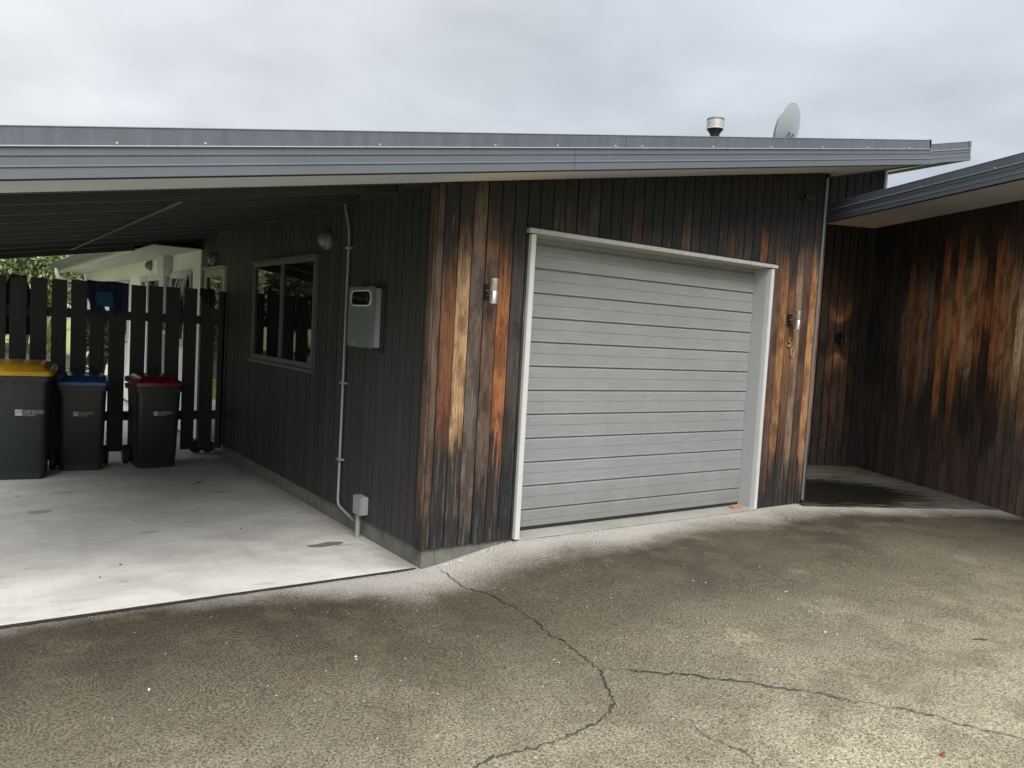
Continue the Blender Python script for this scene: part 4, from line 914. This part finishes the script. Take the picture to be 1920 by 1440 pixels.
shrub('tree', 'dark green tree behind the grey-green shrub, beside the cream gutter', 'tree', (-.2, 25.5, -.15), 2.8, 6.2, M_leaf2, 26000, .10, 13, 'trees beyond the back lawn')
shrub('tree', 'dark green tree behind the pale green shrub at the far left', 'tree', (-5.2, 25.0, -.15), 3.2, 6.5, M_leaf2, 26000, .10, 14, 'trees beyond the back lawn')
shrub('tree', 'leafy tree west of the lawn, seen mirrored in the side window', 'tree', (-14.0, 20.0, -.15), 3.6, 6.4, M_leaf2, 24000, .10, 15, 'trees beyond the back lawn')
shrub('tree', 'broad leafy tree nearer the carport, mirrored in the right window pane', 'tree', (-16.0, 13.0, -.15), 3.6, 6.2, M_leaf2, 24000, .10, 16, 'trees beyond the back lawn')
shrub('shrub', 'dense low shrub in front of the cream wall seen through the picket gaps', 'shrub', (-.42, 11.3, -.15), .42, 1.7, M_leaf2, 3500, .045, 17)
shrub('hedge', 'dark hedge filling the back boundary behind the shrubs', 'hedge', (-9.0, 26.0, -.15), 4.0, 4.6, M_leaf2, 22000, .11, 19)
# flowers on the shrub
foliage('flower', M_flower, None, [(-3.2, 17.6, 3.1, .9, .2, .5)], 26, .05, 5); tag(bpy.data.objects['flower'], 'scattered small red flowers on the bushes beyond the fence', 'flowers', kind='stuff')
# flax plants
def flax(loc, h, seed, label):
    t_ = thing('flax_plant', label, 'plant', loc, 0, 'flax clumps by the retaining wall'); r = random.Random(seed); mb = MB(); mb.has = True
    for i in range(60):
        a = r.uniform(0, 6.28); l = h * r.uniform(.6, 1.1); sp_ = r.uniform(.1, .75); mb.cur = (1, 1, 1, r.random()); w_ = .025
        P = [(math.cos(a) * sp_ * l * u ** 1.4, math.sin(a) * sp_ * l * u ** 1.4, l * (u - .25 * sp_ * u * u)) for u in (0, .3, .6, .85, 1)]
        b = len(mb.v)
        for k, (x, y_, z) in enumerate(P):
            ww = w_ * (1 - (k / 4) ** 2) + .001; mb.v += [(x - math.sin(a) * ww, y_ + math.cos(a) * ww, z), (x + math.sin(a) * ww, y_ - math.cos(a) * ww, z)]
        for k in range(4): mb.face([b + 2 * k, b + 2 * k + 1, b + 2 * k + 3, b + 2 * k + 2])
    mb.build('leaves', M_flax, t_); return t_
flax((-.75, 17.8, .25), 1.3, 1, 'yellow-green flax clump behind the fence, right of the other clump')
flax((-1.9, 18.3, .25), 1.3, 2, 'straw-coloured flax clump behind the fence, left of the other clump')
mb = MB(); 
for i in range(2): mb.box(-9, .0, 17.0 - .001 * i, 17.08, -.16 + i * .21, .045 + i * .21)
o = mb.build('retaining_wall', M_stone, bevel=.006); tag(o, 'low grey timber retaining wall across the back lawn', 'wall')
sheet('garden_bed', -9, 0, 17.08, 27, 4, 4, lambda x, y: .22, simple('bark_mulch', (.07, .05, .035), .95, var=.5, vscale=20))
g = np.random.default_rng(3)
gm = foliage('grass', M_grassb, None, [(-2.2, 14.2, -.12, 2.6, 2.6, .05)], 9000, .035, 6, asp=.15); tag(gm, 'short bright grass of the back lawn', 'grass', kind='stuff')
# boundary fence to the west
bf = thing('boundary_fence', 'tall dark boarded boundary fence west of the carport', 'fence', (-10.5, 8, -.15)); mb = MB()
for i in range(120): mb.box(0, .02, -14 + i * .15, -14 + i * .15 + .144, 0, 1.3)
mb.build('panel', M_picket, bf)

# ------------------------------------------------------------------ litter on the ground
def leaf(loc, size, rz, label):
    mb = MB(); s = size
    out = [(-1, 0), (-.6, .18), (-.35, .12), (-.1, .42), (.05, .16), (.4, .22), (.9, .5), (.6, .12), (1, .02), (.55, -.1), (.75, -.45), (.2, -.16), (-.1, -.35), (-.25, -.1), (-.7, -.12)]
    mb.loft([[(x * s, y * s, z + .004 * math.sin(x * 4)) for x, y in out] for z in (.004, .0055)])
    o = mb.build('leaf', M_leafred, label=None); o.location = loc; o.rotation_euler = (0, 0, rz); tag(o, label, 'leaf', 'dead red leaves on the driveway'); return o
leaf((.62, -3.17, hz(.62, -3.17) + .004), .022, .3, 'dark red shrivelled leaf on the driveway at bottom right')
leaf((-1.29, -1.30, hz(-1.29, -1.30) + .003), .014, .9, 'thin bright red leaf on the driveway in front of the carport')
for (x, y, rz, l, lb) in ((2.06, -2.66, -.5, .05, 'short dark twig on the driveway, rightmost near the frame edge'), (5.3, -1.05, -.3, .13, 'long dark twig lying near the foot of the wing wall'), (-.62, 3.35, .8, .10, 'small dark twig on the carport slab in front of the red lidded bin')):
    mb = MB(); mb.tube([(-l, 0, .004), (-l * .2, .008, .006), (l * .3, -.003, .004), (l, .01, .005)], [.002, .0035, .003, .0012], 6)
    mb.tube([(l * .2, 0, .005), (l * .55, .03, .005)], .0015, 5)
    z_ = -.132 if y > 0 else hz(x, y); o = mb.build('twig', M_twig); o.location = (x, y, z_ + .001); o.rotation_euler = (0, 0, rz); tag(o, lb, 'twig')
rr = random.Random(12); mb = MB()
def chip(x, y, s):
    z = hz(x, y) if y < .05 else -.132; P = []
    a0 = rr.random() * 6; 
    for zz, k in ((0, 1), (s * .5, .7)):
        P.append([(x + math.cos(a0 + a * 1.2566) * s * k * (1 + .3 * math.sin(a * 3)), y + math.sin(a0 + a * 1.2566) * s * k, z + .001 + zz) for a in range(5)])
    mb.loft(P)
for _ in range(16): chip(rr.uniform(.18, .50), rr.uniform(-.05, -.012) , rr.uniform(.004, .009))
for x, y in ((1.55, -1.95), (1.62, -1.98), (1.7, -1.7), (1.5, -1.72), (1.35, -2.2), (1.9, -2.3), (1.3, -1.3), (-.1, -1.6), (-.95, -1.1), (-1.9, -1.0)):
    for _ in range(2): chip(x + rr.uniform(-.04, .04), y + rr.uniform(-.04, .04), rr.uniform(.003, .008))
for _ in range(25): chip(rr.uniform(-2.2, 4), rr.uniform(-3.3, -.2), rr.uniform(.002, .0045))
tag(mb.build('stone_chips', M_chip), 'small white stone chips scattered over the driveway', 'stone chips', kind='stuff')
mb = MB()
for _ in range(30):
    x, y = rr.uniform(-2.4, -.1), rr.uniform(.3, 4.6); chip(x, y, rr.uniform(.003, .009))
tag(mb.build('debris', M_twig), 'specks of dark leaf debris on the carport slab', 'debris', kind='stuff')
